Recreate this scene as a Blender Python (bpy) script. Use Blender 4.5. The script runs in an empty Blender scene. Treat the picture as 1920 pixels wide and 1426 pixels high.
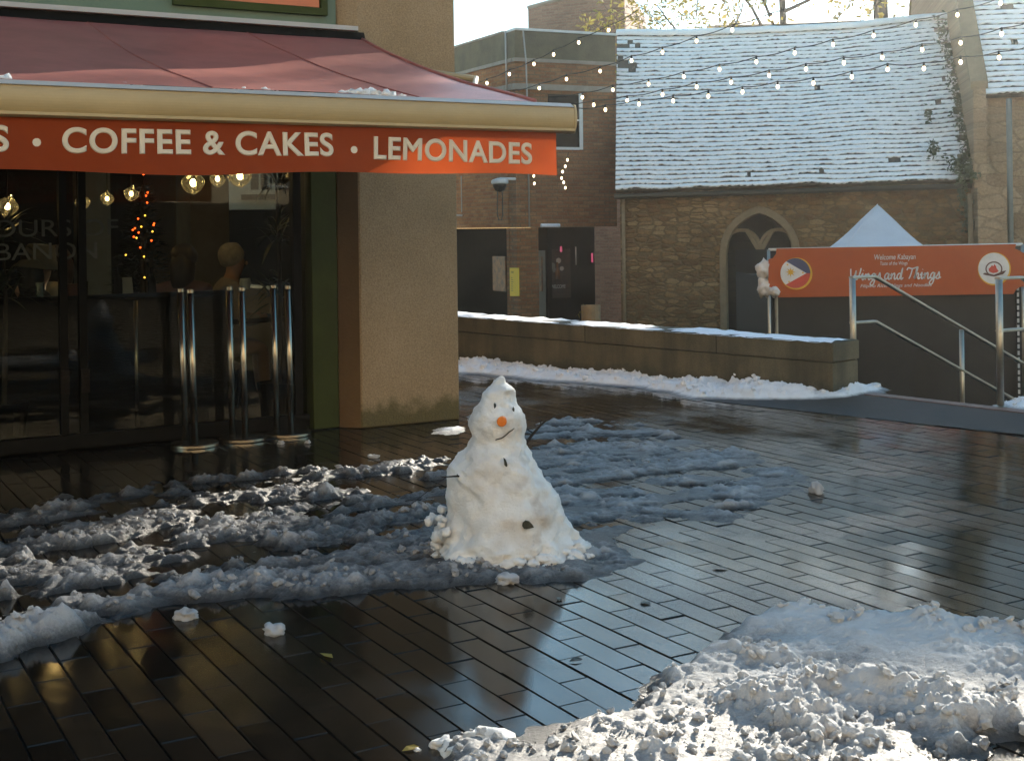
import bpy, bmesh, math, random
from math import sin, cos, pi, radians, sqrt, hypot, atan2
from mathutils import Vector, noise, Matrix
random.seed(7)
SUN_E, SKY_S, EXPO, GLOW_HAZE = 5.0, .09, 1.8, .0011
C = bpy.context.scene.collection
# ------------------------------------------------------------------ measured camera geometry (photo pixels -> rays)
F, ROLL, EYE, CX, CY = 2428.0, .013, 1.5, 960.0, 426.0
def ray(x, y):
    u = x-CX; v = y-CY
    return Vector(((u-ROLL*v)/F, 1.0, -(v+ROLL*u)/F))
def at(x, y, Y):
    r = ray(x, y); return Vector((r.x*Y, Y, EYE+r.z*Y))
def gnd(x, y, z=0.0):
    r = ray(x, y); t = (EYE-z)/-r.z; return Vector((r.x*t, t, z))
# cafe facade frame: s along the facade, t into the building, z up
P0 = Vector((-1.144, 9.753, 0)); D = Vector((.868, .497, 0)).normalized(); N = Vector((.497, -.868, 0)).normalized()
def fc(s, t, z): return P0 + D*s - N*t + Vector((0, 0, z))
def fpx(x, y, t=0.0):
    r = ray(x, y); o = Vector((0, 0, EYE)); p0 = P0 - N*t
    k = (p0-o).dot(N)/r.dot(N); p = o+r*k
    return (p-P0).dot(D), p.z
def nz(x, y, z=0.0, sc=1.0, oc=3): return noise.fractal(Vector((x*sc, y*sc, z*sc)), 1.0, 2.0, oc)
def sstep(a, b, x):
    t = max(0.0, min(1.0, (x-a)/(b-a))); return t*t*(3-2*t)

# ------------------------------------------------------------------ materials
def mat(name):
    m = bpy.data.materials.new(name); m.use_nodes = True
    nt = m.node_tree; nt.nodes.clear(); out = nt.nodes.new('ShaderNodeOutputMaterial')
    return m, nt, out
def nd(nt, kind, **kw):
    n = nt.nodes.new(kind)
    for k, v in kw.items():
        if k in n.inputs: n.inputs[k].default_value = v
        else: setattr(n, k, v)
    return n
def lk(nt, a, b): nt.links.new(a, b)
def rgba(c): return (c[0], c[1], c[2], 1.0)
def coords(nt, scale=1.0, stretch=(1, 1, 1)):
    tc = nd(nt, 'ShaderNodeTexCoord'); mp = nd(nt, 'ShaderNodeMapping')
    mp.inputs['Scale'].default_value = (scale*stretch[0], scale*stretch[1], scale*stretch[2])
    lk(nt, tc.outputs['Object'], mp.inputs['Vector']); return mp.outputs['Vector']
def ramp(nt, fac, stops):
    r = nd(nt, 'ShaderNodeValToRGB'); e = r.color_ramp.elements
    while len(e) > len(stops): e.remove(e[-1])
    while len(e) < len(stops): e.new(.5)
    for i, (p, c) in enumerate(stops): e[i].position = p; e[i].color = rgba(c)
    lk(nt, fac, r.inputs['Fac']); return r.outputs['Color']
def plain(name, c1, c2=None, rough=.6, scale=6.0, bump=0.0, bscale=40.0, metal=0.0, spec=.5, stretch=(1, 1, 1), **extra):
    """noise-mottled principled material"""
    m, nt, out = mat(name); c2 = c2 or tuple(v*.75 for v in c1)
    b = nd(nt, 'ShaderNodeBsdfPrincipled', Roughness=rough, Metallic=metal)
    b.inputs['Specular IOR Level'].default_value = spec
    v = coords(nt, 1.0, stretch)
    n = nd(nt, 'ShaderNodeTexNoise', Scale=scale, Detail=6.0, Roughness=.65); lk(nt, v, n.inputs['Vector'])
    lk(nt, ramp(nt, n.outputs['Fac'], [(.3, c2), (.7, c1)]), b.inputs['Base Color'])
    if bump:
        n2 = nd(nt, 'ShaderNodeTexNoise', Scale=bscale, Detail=5.0); lk(nt, v, n2.inputs['Vector'])
        bp = nd(nt, 'ShaderNodeBump', Strength=bump, Distance=.02); lk(nt, n2.outputs['Fac'], bp.inputs['Height'])
        lk(nt, bp.outputs['Normal'], b.inputs['Normal'])
    for k, val in extra.items(): b.inputs[k.replace('_', ' ')].default_value = val
    lk(nt, b.outputs['BSDF'], out.inputs['Surface']); return m
def emis(name, col, strength):
    m, nt, out = mat(name); e = nd(nt, 'ShaderNodeEmission', Strength=strength); e.inputs['Color'].default_value = rgba(col)
    lk(nt, e.outputs['Emission'], out.inputs['Surface']); return m
def glass(name, tint=(.9, .95, .92), boost=1.0, rough=.0, milk=0.0):
    m, nt, out = mat(name)
    f = nd(nt, 'ShaderNodeFresnel', IOR=1.5); tr = nd(nt, 'ShaderNodeBsdfTransparent'); tr.inputs['Color'].default_value = rgba(tint)
    g = nd(nt, 'ShaderNodeBsdfGlossy', Roughness=rough); mx = nd(nt, 'ShaderNodeMixShader')
    mm = nd(nt, 'ShaderNodeMath', operation='MULTIPLY'); mm.inputs[1].default_value = boost; mm.use_clamp = True
    lk(nt, f.outputs['Fac'], mm.inputs[0]); lk(nt, mm.outputs[0], mx.inputs['Fac'])
    lk(nt, tr.outputs['BSDF'], mx.inputs[1]); lk(nt, g.outputs['BSDF'], mx.inputs[2])
    if milk:
        d = nd(nt, 'ShaderNodeBsdfTranslucent'); d.inputs['Color'].default_value = (.9, .95, .92, 1); m2 = nd(nt, 'ShaderNodeMixShader', Fac=milk); lk(nt, mx.outputs['Shader'], m2.inputs[1]); lk(nt, d.outputs['BSDF'], m2.inputs[2]); mx = m2
    lk(nt, mx.outputs['Shader'], out.inputs['Surface'])
    return m
def cloth(name, c, trans, c2=None, rough=.75, spec=.25):
    """woven fabric that lets part of the light through"""
    m, nt, out = mat(name); c2 = c2 or tuple(v*.8 for v in c)
    v = coords(nt); n = nd(nt, 'ShaderNodeTexNoise', Scale=3.0, Detail=8.0, Roughness=.7); lk(nt, v, n.inputs['Vector'])
    col = ramp(nt, n.outputs['Fac'], [(.3, c2), (.7, c)])
    d = nd(nt, 'ShaderNodeBsdfPrincipled', Roughness=rough); t = nd(nt, 'ShaderNodeBsdfTranslucent'); mx = nd(nt, 'ShaderNodeMixShader', Fac=trans)
    d.inputs['Specular IOR Level'].default_value = spec
    w = nd(nt, 'ShaderNodeTexNoise', Scale=260.0, Detail=2.0); lk(nt, v, w.inputs['Vector'])
    bp = nd(nt, 'ShaderNodeBump', Strength=.15, Distance=.004); lk(nt, w.outputs['Fac'], bp.inputs['Height']); lk(nt, bp.outputs['Normal'], d.inputs['Normal'])
    lk(nt, col, d.inputs['Base Color']); lk(nt, col, t.inputs['Color'])
    lk(nt, d.outputs['BSDF'], mx.inputs[1]); lk(nt, t.outputs['BSDF'], mx.inputs[2]); lk(nt, mx.outputs['Shader'], out.inputs['Surface'])
    return m
def masonry(name, axis, bw, bh, cols, mortar, msize, rubble=False, bump=.5, weather=None):
    """brick or rubble wall laid along a horizontal axis vector"""
    m, nt, out = mat(name)
    tc = nd(nt, 'ShaderNodeTexCoord'); dp = nd(nt, 'ShaderNodeVectorMath', operation='DOT_PRODUCT'); dp.inputs[1].default_value = axis
    sp = nd(nt, 'ShaderNodeSeparateXYZ'); cb = nd(nt, 'ShaderNodeCombineXYZ')
    lk(nt, tc.outputs['Object'], dp.inputs[0]); lk(nt, tc.outputs['Object'], sp.inputs[0])
    lk(nt, dp.outputs['Value'], cb.inputs['X']); lk(nt, sp.outputs['Z'], cb.inputs['Y'])
    v = cb.outputs['Vector']
    b = nd(nt, 'ShaderNodeBsdfPrincipled', Roughness=.85); b.inputs['Specular IOR Level'].default_value = .25
    wn = nd(nt, 'ShaderNodeTexNoise', Scale=7.0, Detail=4.0); lk(nt, v, wn.inputs['Vector'])
    big = nd(nt, 'ShaderNodeTexNoise', Scale=.9, Detail=6.0, Roughness=.7); lk(nt, v, big.inputs['Vector'])
    if rubble:
        ad = nd(nt, 'ShaderNodeVectorMath', operation='MULTIPLY_ADD'); ad.inputs[1].default_value = (.09, .05, 0)
        lk(nt, wn.outputs['Color'], ad.inputs[0]); lk(nt, v, ad.inputs[2])
        mp = nd(nt, 'ShaderNodeVectorMath', operation='MULTIPLY'); mp.inputs[1].default_value = (1/bw, 1/bh, 1); lk(nt, ad.outputs[0], mp.inputs[0])
        vo = nd(nt, 'ShaderNodeTexVoronoi', Scale=1.0, Randomness=.72); ve = nd(nt, 'ShaderNodeTexVoronoi', Scale=1.0, Randomness=.72, feature='DISTANCE_TO_EDGE')
        lk(nt, mp.outputs[0], vo.inputs['Vector']); lk(nt, mp.outputs[0], ve.inputs['Vector'])
        em = nd(nt, 'ShaderNodeMapRange', interpolation_type='SMOOTHSTEP'); em.inputs['From Min'].default_value = .02; em.inputs['From Max'].default_value = msize+.06; em.inputs['To Min'].default_value = 1; em.inputs['To Max'].default_value = 0
        lk(nt, ve.outputs['Distance'], em.inputs['Value']); sx = nd(nt, 'ShaderNodeSeparateColor'); lk(nt, vo.outputs['Color'], sx.inputs[0]); cell, fac = sx.outputs[0], em.outputs[0]
    else:
        br = nd(nt, 'ShaderNodeTexBrick', Scale=1.0)
        br.inputs['Brick Width'].default_value = bw; br.inputs['Row Height'].default_value = bh; br.inputs['Mortar Size'].default_value = msize; br.inputs['Mortar Smooth'].default_value = .2
        br.inputs['Color1'].default_value = (0, 0, 0, 1); br.inputs['Color2'].default_value = (1, 1, 1, 1); br.inputs['Mortar'].default_value = (.5, .5, .5, 1)
        lk(nt, v, br.inputs['Vector'])
    if not rubble: cell, fac = br.outputs['Color'], br.outputs['Fac']
    stone = ramp(nt, cell, cols)
    fine = nd(nt, 'ShaderNodeTexNoise', Scale=22.0, Detail=7.0, Roughness=.7); lk(nt, v, fine.inputs['Vector'])
    mx = nd(nt, 'ShaderNodeMix', data_type='RGBA'); lk(nt, fac, mx.inputs[0]); lk(nt, stone, mx.inputs[6]); mx.inputs[7].default_value = rgba(mortar)
    m2 = nd(nt, 'ShaderNodeMix', data_type='RGBA', blend_type='MULTIPLY'); m2.inputs[0].default_value = .75
    lk(nt, mx.outputs[2], m2.inputs[6]); lk(nt, ramp(nt, fine.outputs['Fac'], [(.3, (.55, .53, .5)), (.7, (1.15, 1.12, 1.1))]), m2.inputs[7])
    m3 = nd(nt, 'ShaderNodeMix', data_type='RGBA', blend_type='MULTIPLY'); m3.inputs[0].default_value = .8
    lk(nt, m2.outputs[2], m3.inputs[6]); lk(nt, ramp(nt, big.outputs['Fac'], [(.3, weather or (.62, .62, .55)), (.65, (1.1, 1.08, 1.05))]), m3.inputs[7])
    lk(nt, m3.outputs[2], b.inputs['Base Color'])
    hh = nd(nt, 'ShaderNodeMath', operation='MULTIPLY_ADD'); hh.inputs[1].default_value = -1.0; lk(nt, fac, hh.inputs[0]); lk(nt, fine.outputs['Fac'], hh.inputs[2])
    bp = nd(nt, 'ShaderNodeBump', Strength=bump, Distance=.03); lk(nt, hh.outputs[0], bp.inputs['Height']); lk(nt, bp.outputs['Normal'], b.inputs['Normal'])
    lk(nt, b.outputs['BSDF'], out.inputs['Surface']); return m
def stained(name, c1, c2, grime, h, streak=0.0):
    """rendered wall with its own blotches, a grimy mossy foot and run marks"""
    m = plain(name, c1, c2, .85, 1.6, .3, 70); nt = m.node_tree; b = [n for n in nt.nodes if n.type == 'BSDF_PRINCIPLED'][0]
    src = b.inputs['Base Color'].links[0].from_socket; tc = nd(nt, 'ShaderNodeTexCoord'); sp = nd(nt, 'ShaderNodeSeparateXYZ'); lk(nt, tc.outputs['Object'], sp.inputs[0])
    n = nd(nt, 'ShaderNodeTexNoise', Scale=6.0, Detail=8.0, Roughness=.75); lk(nt, tc.outputs['Object'], n.inputs['Vector'])
    a = nd(nt, 'ShaderNodeMath', operation='MULTIPLY_ADD'); a.inputs[1].default_value = h*2.6; lk(nt, n.outputs['Fac'], a.inputs[0]); a.inputs[2].default_value = -h*.62
    s = nd(nt, 'ShaderNodeMath', operation='SUBTRACT'); lk(nt, sp.outputs['Z'], s.inputs[0]); lk(nt, a.outputs[0], s.inputs[1])
    mr = nd(nt, 'ShaderNodeMapRange', interpolation_type='SMOOTHSTEP'); mr.inputs['From Min'].default_value = -.02; mr.inputs['From Max'].default_value = h*.9; mr.inputs['To Min'].default_value = .9; mr.inputs['To Max'].default_value = 0; lk(nt, s.outputs[0], mr.inputs['Value'])
    mx = nd(nt, 'ShaderNodeMix', data_type='RGBA'); lk(nt, mr.outputs[0], mx.inputs[0]); lk(nt, src, mx.inputs[6]); mx.inputs[7].default_value = rgba(grime); o = mx.outputs[2]
    if streak:
        mp = nd(nt, 'ShaderNodeMapping'); mp.inputs['Scale'].default_value = (2.6, 2.6, .4); lk(nt, tc.outputs['Object'], mp.inputs['Vector'])
        n2 = nd(nt, 'ShaderNodeTexNoise', Scale=1.6, Detail=6.0, Roughness=.6); lk(nt, mp.outputs[0], n2.inputs['Vector'])
        m2 = nd(nt, 'ShaderNodeMix', data_type='RGBA', blend_type='MULTIPLY'); m2.inputs[0].default_value = streak; lk(nt, o, m2.inputs[6]); lk(nt, ramp(nt, n2.outputs['Fac'], [(.35, (.35, .34, .28)), (.62, (1.15, 1.12, 1.05))]), m2.inputs[7]); o = m2.outputs[2]
    n3 = nd(nt, 'ShaderNodeTexNoise', Scale=95.0, Detail=3.0, Roughness=.8); lk(nt, tc.outputs['Object'], n3.inputs['Vector'])
    m4 = nd(nt, 'ShaderNodeMix', data_type='RGBA', blend_type='MULTIPLY'); m4.inputs[0].default_value = 1.0; lk(nt, o, m4.inputs[6]); lk(nt, ramp(nt, n3.outputs['Fac'], [(.34, (.70, .69, .67)), (.66, (1.18, 1.18, 1.18))]), m4.inputs[7]); o = m4.outputs[2]
    lk(nt, o, b.inputs['Base Color']); return m
def snow_mat(name, white=(.86, .87, .9), thin=(.10, .105, .11), lo=.006, hi=.04, sss=.0, attr=True, dirt=None):
    """snow; where the vertex attribute 'melt' is low the slush is thin, grey and wet"""
    m, nt, out = mat(name)
    b = nd(nt, 'ShaderNodeBsdfPrincipled'); v = coords(nt)
    n = nd(nt, 'ShaderNodeTexNoise', Scale=70.0, Detail=8.0, Roughness=.75); lk(nt, v, n.inputs['Vector'])
    n2 = nd(nt, 'ShaderNodeTexNoise', Scale=9.0, Detail=5.0, Roughness=.6); lk(nt, v, n2.inputs['Vector'])
    if attr:
        a = nd(nt, 'ShaderNodeAttribute', attribute_name='melt')
        mr = nd(nt, 'ShaderNodeMapRange', interpolation_type='SMOOTHSTEP'); mr.inputs['From Min'].default_value = lo; mr.inputs['From Max'].default_value = hi
        jit = nd(nt, 'ShaderNodeMath', operation='MULTIPLY_ADD'); jit.inputs[1].default_value = (hi-lo)*.9; lk(nt, n.outputs['Fac'], jit.inputs[0])
        sb = nd(nt, 'ShaderNodeMath', operation='SUBTRACT'); sb.inputs[1].default_value = (hi-lo)*.45; lk(nt, a.outputs['Fac'], sb.inputs[0])
        lk(nt, sb.outputs[0], jit.inputs[2]); lk(nt, jit.outputs[0], mr.inputs['Value'])
        mx = nd(nt, 'ShaderNodeMix', data_type='RGBA'); lk(nt, mr.outputs[0], mx.inputs[0]); mx.inputs[6].default_value = rgba(thin); mx.inputs[7].default_value = rgba(white)
        col = mx.outputs[2]
        rr = nd(nt, 'ShaderNodeMapRange'); rr.inputs['To Min'].default_value = .34; rr.inputs['To Max'].default_value = .8; lk(nt, mr.outputs[0], rr.inputs['Value']); lk(nt, rr.outputs[0], b.inputs['Roughness'])
    else:
        m1 = nd(nt, 'ShaderNodeMix', data_type='RGBA'); m1.inputs[0].default_value = 0; m1.inputs[6].default_value = rgba(white); col = m1.outputs[2]; b.inputs['Roughness'].default_value = .75
    if dirt:
        a2 = nd(nt, 'ShaderNodeAttribute', attribute_name='dirt')
        m2 = nd(nt, 'ShaderNodeMix', data_type='RGBA'); lk(nt, a2.outputs['Fac'], m2.inputs[0]); lk(nt, col, m2.inputs[6]); m2.inputs[7].default_value = rgba(dirt); col = m2.outputs[2]
    m3 = nd(nt, 'ShaderNodeMix', data_type='RGBA', blend_type='MULTIPLY'); m3.inputs[0].default_value = 1.0
    lk(nt, col, m3.inputs[6]); lk(nt, ramp(nt, n2.outputs['Fac'], [(.3, (.86, .85, .84)), (.7, (1, 1, 1))]), m3.inputs[7])
    lk(nt, m3.outputs[2], b.inputs['Base Color'])
    if sss:
        b.inputs['Subsurface Weight'].default_value = sss; b.inputs['Subsurface Radius'].default_value = (1, .95, .9); b.inputs['Subsurface Scale'].default_value = .02
    bp = nd(nt, 'ShaderNodeBump', Strength=.9, Distance=.016); lk(nt, n.outputs['Fac'], bp.inputs['Height']); lk(nt, bp.outputs['Normal'], b.inputs['Normal'])
    lk(nt, b.outputs['BSDF'], out.inputs['Surface']); return m

# ------------------------------------------------------------------ mesh helpers
class MB:
    def __init__(self): self.v = []; self.f = []; self.a = []; self.d = []
    def vert(self, p, a=0.0, d=0.0): self.v.append(tuple(p)); self.a.append(a); self.d.append(d); return len(self.v)-1
    def poly(self, pts, a=0.0): self.f.append([self.vert(p, a) for p in pts])
    def hexa(self, p):
        """8 corner points: bottom ring 0-3, top ring 4-7"""
        i = [self.vert(q) for q in p]
        for f in ((3, 2, 1, 0), (4, 5, 6, 7), (0, 1, 5, 4), (1, 2, 6, 5), (2, 3, 7, 6), (3, 0, 4, 7)): self.f.append([i[k] for k in f])
    def box(self, x0, x1, y0, y1, z0, z1, fn=None):
        p = [(x0, y0, z0), (x1, y0, z0), (x1, y1, z0), (x0, y1, z0), (x0, y0, z1), (x1, y0, z1), (x1, y1, z1), (x0, y1, z1)]
        self.hexa([fn(*q) if fn else q for q in p])
    def fbox(self, s0, s1, t0, t1, z0, z1): self.box(s0, s1, t0, t1, z0, z1, fc)
    def prism(self, pts, off):
        """closed outline (list of vectors) extruded by the vector off"""
        n = len(pts); off = Vector(off); a = [self.vert(Vector(p)) for p in pts]; b = [self.vert(Vector(p)+off) for p in pts]
        self.f.append(a[::-1]); self.f.append(b)
        for k in range(n): self.f.append([a[k], a[(k+1) % n], b[(k+1) % n], b[k]])
    def tube(self, pts, r, seg=10, cap=True):
        pts = [Vector(p) for p in pts]; rs = r if isinstance(r, (list, tuple)) else [r]*len(pts); rings = []; prev = None
        for k, p in enumerate(pts):
            tg = (pts[min(k+1, len(pts)-1)]-pts[max(k-1, 0)])
            if tg.length < 1e-9: tg = Vector((0, 0, 1))
            tg.normalize()
            if prev is None:
                x = tg.orthogonal().normalized()
            else:
                x = (prev-tg*prev.dot(tg))
                x = x.normalized() if x.length > 1e-6 else tg.orthogonal().normalized()
            prev = x; y = tg.cross(x)
            rings.append([self.vert(p+(x*cos(2*pi*j/seg)+y*sin(2*pi*j/seg))*rs[k]) for j in range(seg)])
        for a, b in zip(rings, rings[1:]):
            for j in range(seg): self.f.append([a[j], a[(j+1) % seg], b[(j+1) % seg], b[j]])
        if cap: self.f.append(rings[0][::-1]); self.f.append(rings[-1])
    def lathe(self, prof, c, seg=24, axis=None, dent=0.0):
        """profile of (radius, height) about a vertical (or given) axis through c"""
        c = Vector(c); ax = Vector(axis).normalized() if axis else Vector((0, 0, 1)); x = ax.orthogonal().normalized(); y = ax.cross(x); rings = []
        for r, h in prof:
            rings.append([self.vert(c+ax*h+(x*cos(2*pi*j/seg)+y*sin(2*pi*j/seg))*r*(1+dent*sin(2*(2*pi*j/seg)+h*20))) for j in range(seg)])
        for a, b in zip(rings, rings[1:]):
            for j in range(seg): self.f.append([a[j], a[(j+1) % seg], b[(j+1) % seg], b[j]])
        self.f.append(rings[0][::-1]); self.f.append(rings[-1])
    def blob(self, c, r, sq=(1, 1, 1), sub=2, rough=.25, seed=0.0, a=0.0, fr=1.6, rot=0.0):
        bm = bmesh.new(); bmesh.ops.create_icosphere(bm, subdivisions=sub, radius=1.0); base = len(self.v)
        for v in bm.verts:
            k = 1+rough*1.5*nz(v.co.x+seed, v.co.y-seed*.7, v.co.z+seed*1.3, fr, 3)
            x, y, z = v.co.x*k*sq[0], v.co.y*k*sq[1], v.co.z*k*sq[2]
            if rot: ca_, sa_ = cos(rot), sin(rot); x, y = x*ca_-y*sa_, x*sa_+y*ca_; tz = sin(rot*3)*.6; x, z = x*cos(tz)-z*sin(tz), x*sin(tz)+z*cos(tz)
            self.vert((c[0]+x*r, c[1]+y*r, c[2]+z*r), a)
        for f in bm.faces: self.f.append([base+v.index for v in f.verts])
        bm.free()
    def build(self, name, m, parent=None, smooth=False, flat_from=None, at0=None):
        me = bpy.data.meshes.new(name); o_ = Vector(at0) if at0 is not None else None
        vs = [tuple(Vector(p)-o_) for p in self.v] if o_ is not None else self.v
        me.from_pydata(vs, [], self.f); me.update()
        if any(self.a):
            at_ = me.attributes.new('melt', 'FLOAT', 'POINT'); at_.data.foreach_set('value', self.a)
        if any(self.d):
            at_ = me.attributes.new('dirt', 'FLOAT', 'POINT'); at_.data.foreach_set('value', self.d)
        me.materials.append(m)
        if smooth: me.polygons.foreach_set('use_smooth', [True]*len(me.polygons))
        if flat_from is not None: me.polygons.foreach_set('use_smooth', [i < flat_from for i in range(len(me.polygons))])
        o = bpy.data.objects.new(name, me); C.objects.link(o)
        if o_ is not None: o.location = o_
        if parent is not None: attach(o, parent)
        return o
def fixn(o):
    bm = bmesh.new(); bm.from_mesh(o.data); bmesh.ops.recalc_face_normals(bm, faces=bm.faces); bm.to_mesh(o.data); bm.free(); return o
def bevel(o, w, seg=2):
    md = o.modifiers.new('edge', 'BEVEL'); md.width = w; md.segments = seg; md.limit_method = 'ANGLE'; return o
def attach(o, parent):
    o.parent = parent; o.matrix_parent_inverse = Matrix.Identity(4)
    w = Vector((0, 0, 0)); p = parent
    while p: w += p.location; p = p.parent
    o.location = o.location-w
def tag(o, label=None, cat=None, group=None, kind=None):
    if label: o['label'] = label
    if cat: o['category'] = cat
    if group: o['group'] = group
    if kind: o['kind'] = kind
    return o
def thing(name, label, cat, loc=(0, 0, 0), group=None):
    o = bpy.data.objects.new(name, None); C.objects.link(o); o.location = loc; o.empty_display_size = .1
    return tag(o, label, cat, group)
def struct(o): o['kind'] = 'structure'; return o
def dup(root, loc, label):
    """copy of a thing with its parts and sub-parts"""
    def cp(o, par):
        c = o.copy(); C.objects.link(c)
        if par: c.parent = par
        for ch in list(o.children): cp(ch, c)
        return c
    r = cp(root, None); r.location = loc; r['label'] = label; return r
def text_mesh(body, size=1.0, bold=0.0, shear=0.0, spacing=1.0, depth=.0):
    """verts and faces of lettering in the XY plane, starting at x=0"""
    cu = bpy.data.curves.new('lettering', 'FONT'); cu.body = body; cu.size = size; cu.bevel_depth = bold; cu.bevel_resolution = 0; cu.shear = shear; cu.space_character = spacing; cu.extrude = depth
    o = bpy.data.objects.new('lettering', cu); C.objects.link(o); dg = bpy.context.evaluated_depsgraph_get()
    me = bpy.data.meshes.new_from_object(o.evaluated_get(dg)); vs = [v.co.copy() for v in me.vertices]; fs = [list(p.vertices) for p in me.polygons]
    bpy.data.objects.remove(o); bpy.data.curves.remove(cu); bpy.data.meshes.remove(me)
    x0 = min(v.x for v in vs); x1 = max(v.x for v in vs)
    return [Vector((v.x-x0, v.y, v.z)) for v in vs], fs, x1-x0
def put_text(mb, body, size, fn, bold=0.0, shear=0.0, spacing=1.0, width=None, align=.0, depth=.0008):
    vs, fs, w = text_mesh(body, size, bold, shear, spacing, depth); k = (width/w) if width else 1.0; w2 = w*k; b = len(mb.v)
    for v in vs: mb.vert(fn(v.x*k-align*w2, v.y, v.z))
    for f in fs: mb.f.append([b+i for i in f])
    return w2
# ------------------------------------------------------------------ camera, sun, sky
AZ, EL = radians(24.5), radians(21.0)
S = Vector((sin(AZ)*cos(EL), cos(AZ)*cos(EL), sin(EL)))
cam = bpy.data.cameras.new('camera'); co = bpy.data.objects.new('camera', cam); C.objects.link(co)
co.location = (0, 0, EYE); co.rotation_euler = (pi/2, ROLL, 0); cam.sensor_width = 36; cam.lens = F/1920*36
cam.shift_y = (CY-713)/1920; cam.clip_end = 2000; cam.clip_start = .05; bpy.context.scene.camera = co
sun = bpy.data.lights.new('sun', 'SUN'); sun.energy = SUN_E; sun.angle = radians(.55); sun.color = (1.0, .90, .74)
so = bpy.data.objects.new('sun', sun); C.objects.link(so); so.rotation_euler = S.to_track_quat('Z', 'Y').to_euler()
w = bpy.data.worlds.new('World'); bpy.context.scene.world = w; w.use_nodes = True; nt = w.node_tree; nt.nodes.clear()
sky = nt.nodes.new('ShaderNodeTexSky'); sky.sky_type = 'NISHITA'; sky.sun_disc = False; sky.sun_elevation = EL; sky.sun_rotation = AZ; sky.air_density = 1.1; sky.dust_density = .1; sky.ozone_density = 1.6
bg = nt.nodes.new('ShaderNodeBackground'); bg.inputs['Strength'].default_value = SKY_S; wo = nt.nodes.new('ShaderNodeOutputWorld')
hs_ = nt.nodes.new('ShaderNodeHueSaturation'); hs_.inputs['Hue'].default_value = .482; hs_.inputs['Saturation'].default_value = 1.25; lk(nt, sky.outputs[0], hs_.inputs['Color']); lk(nt, hs_.outputs[0], bg.inputs['Color']); lk(nt, bg.outputs[0], wo.inputs['Surface'])
sc = bpy.context.scene; sc.view_settings.view_transform = 'Standard'; sc.view_settings.look = 'None'; sc.view_settings.exposure = EXPO; sc.view_settings.gamma = 1
sc.render.engine = 'CYCLES'; sc.cycles.max_bounces = 8; sc.cycles.diffuse_bounces = 4; sc.cycles.glossy_bounces = 4; sc.cycles.transparent_max_bounces = 12; sc.cycles.sample_clamp_indirect = 6; sc.cycles.caustics_reflective = False; sc.cycles.caustics_refractive = False

# ------------------------------------------------------------------ materials of the place
M = {}
M['snow'] = snow_mat('packed_snow', white=(.90, .885, .87), attr=False, sss=0.0, dirt=(.50, .40, .32))
M['greysnow'] = snow_mat('grey_snow', white=(.52, .51, .52), attr=False)
M['slush'] = snow_mat('slush', white=(.44, .43, .435), thin=(.022, .022, .024), lo=.008, hi=.085)
M['bank'] = snow_mat('banked_snow', lo=.004, hi=.03, dirt=(.30, .25, .19))
M['topsnow'] = plain('thin_snow', (.84, .86, .9), (.72, .75, .8), .7, 30, .5, 60)
M['roofsnow'] = plain('roof_snow', (.93, .90, .86), (.88, .85, .81), .75, 5, .35, 45)
M['slate'] = plain('stone_roof_tile', (.13, .10, .07), (.05, .045, .035), .8, 9, .5, 30)
M['grout'] = plain('wet_grout', (.008, .007, .006), (.004, .004, .004), .35, 20, .4, 60)
M['earth'] = plain('yard_paving', (.07, .055, .045), (.03, .025, .02), .5, 1.2, .3, 30)
M['tarmac'] = plain('wet_tarmac', (.020, .0195, .019), (.009, .009, .009), .6, 5, .6, 160, spec=.25)
M['edging'] = plain('red_brick_edging', (.17, .075, .05), (.07, .035, .028), .5, 12, .3, 60)
M['render'] = stained('sandy_render', (.37, .255, .145), (.285, .19, .10), (.085, .066, .016), .15, 0)
M['concrete'] = stained('stained_concrete', (.12, .10, .058), (.055, .048, .026), (.03, .03, .014), .10, .75)
M['coping'] = plain('concrete_coping', (.12, .10, .065), (.06, .05, .035), .8, 4, .3, 40)
M['green'] = plain('green_paint', (.040, .050, .007), (.028, .036, .005), .6, 3, .1, 30, spec=.15)
M['fascia'] = plain('grey_green_paint', (.105, .155, .10), (.085, .13, .085), .55, 3, .08, 30)
M['orange'] = plain('orange_sign_panel', (.62, .17, .06), (.5, .13, .05), .5)
M['black'] = plain('black_paint', (.010, .009, .008), (.006, .006, .005), .6, spec=.04)
M['darkwood'] = plain('dark_wood', (.009, .005, .003), (.004, .003, .002), .6, 7, .2, 20, stretch=(1, 1, 6), spec=.12)
M['brown'] = plain('return_brown', (.13, .072, .024), (.09, .048, .015), .8, 2, .25, 60)  # thin facing over the pillar chamfer, browner and darker than the render
M['awning'] = cloth('awning_canvas', (.42, .125, .10), .12, (.29, .08, .066), .48, .6)
M['valance'] = cloth('valance_canvas', (.52, .092, .022), .58, (.44, .072, .018))
M['letter'] = plain('cream_lettering', (.66, .58, .46), (.58, .50, .40), .6)
M['bar'] = plain('sand_aluminium', (.40, .30, .155), (.35, .26, .13), .42, 3, .04, 30)
M['barlight'] = plain('grey_aluminium', (.42, .38, .34), (.36, .33, .30), .4, 3)
M['steel'] = plain('brushed_steel', (.40, .34, .27), (.30, .26, .2), .26, 3, .05, 200, metal=1.0, stretch=(1, 1, .1))
M['steelrail'] = plain('satin_steel', (.44, .40, .34), (.32, .29, .24), .36, 9, .08, 150, metal=1.0)
M['pane'] = glass('window_glass', (.74, .76, .72), .30)
M['lampglass'] = glass('blown_glass', (.90, .94, .92), 3.5, milk=.05)
M['lamp'] = emis('warm_filament', (1.0, .62, .22), 16)
M['bulb'] = emis('warm_bulb', (1.0, .78, .46), 3.2)
M['redlight'] = emis('red_fairy_light', (1.0, .08, .01), 3)
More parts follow.
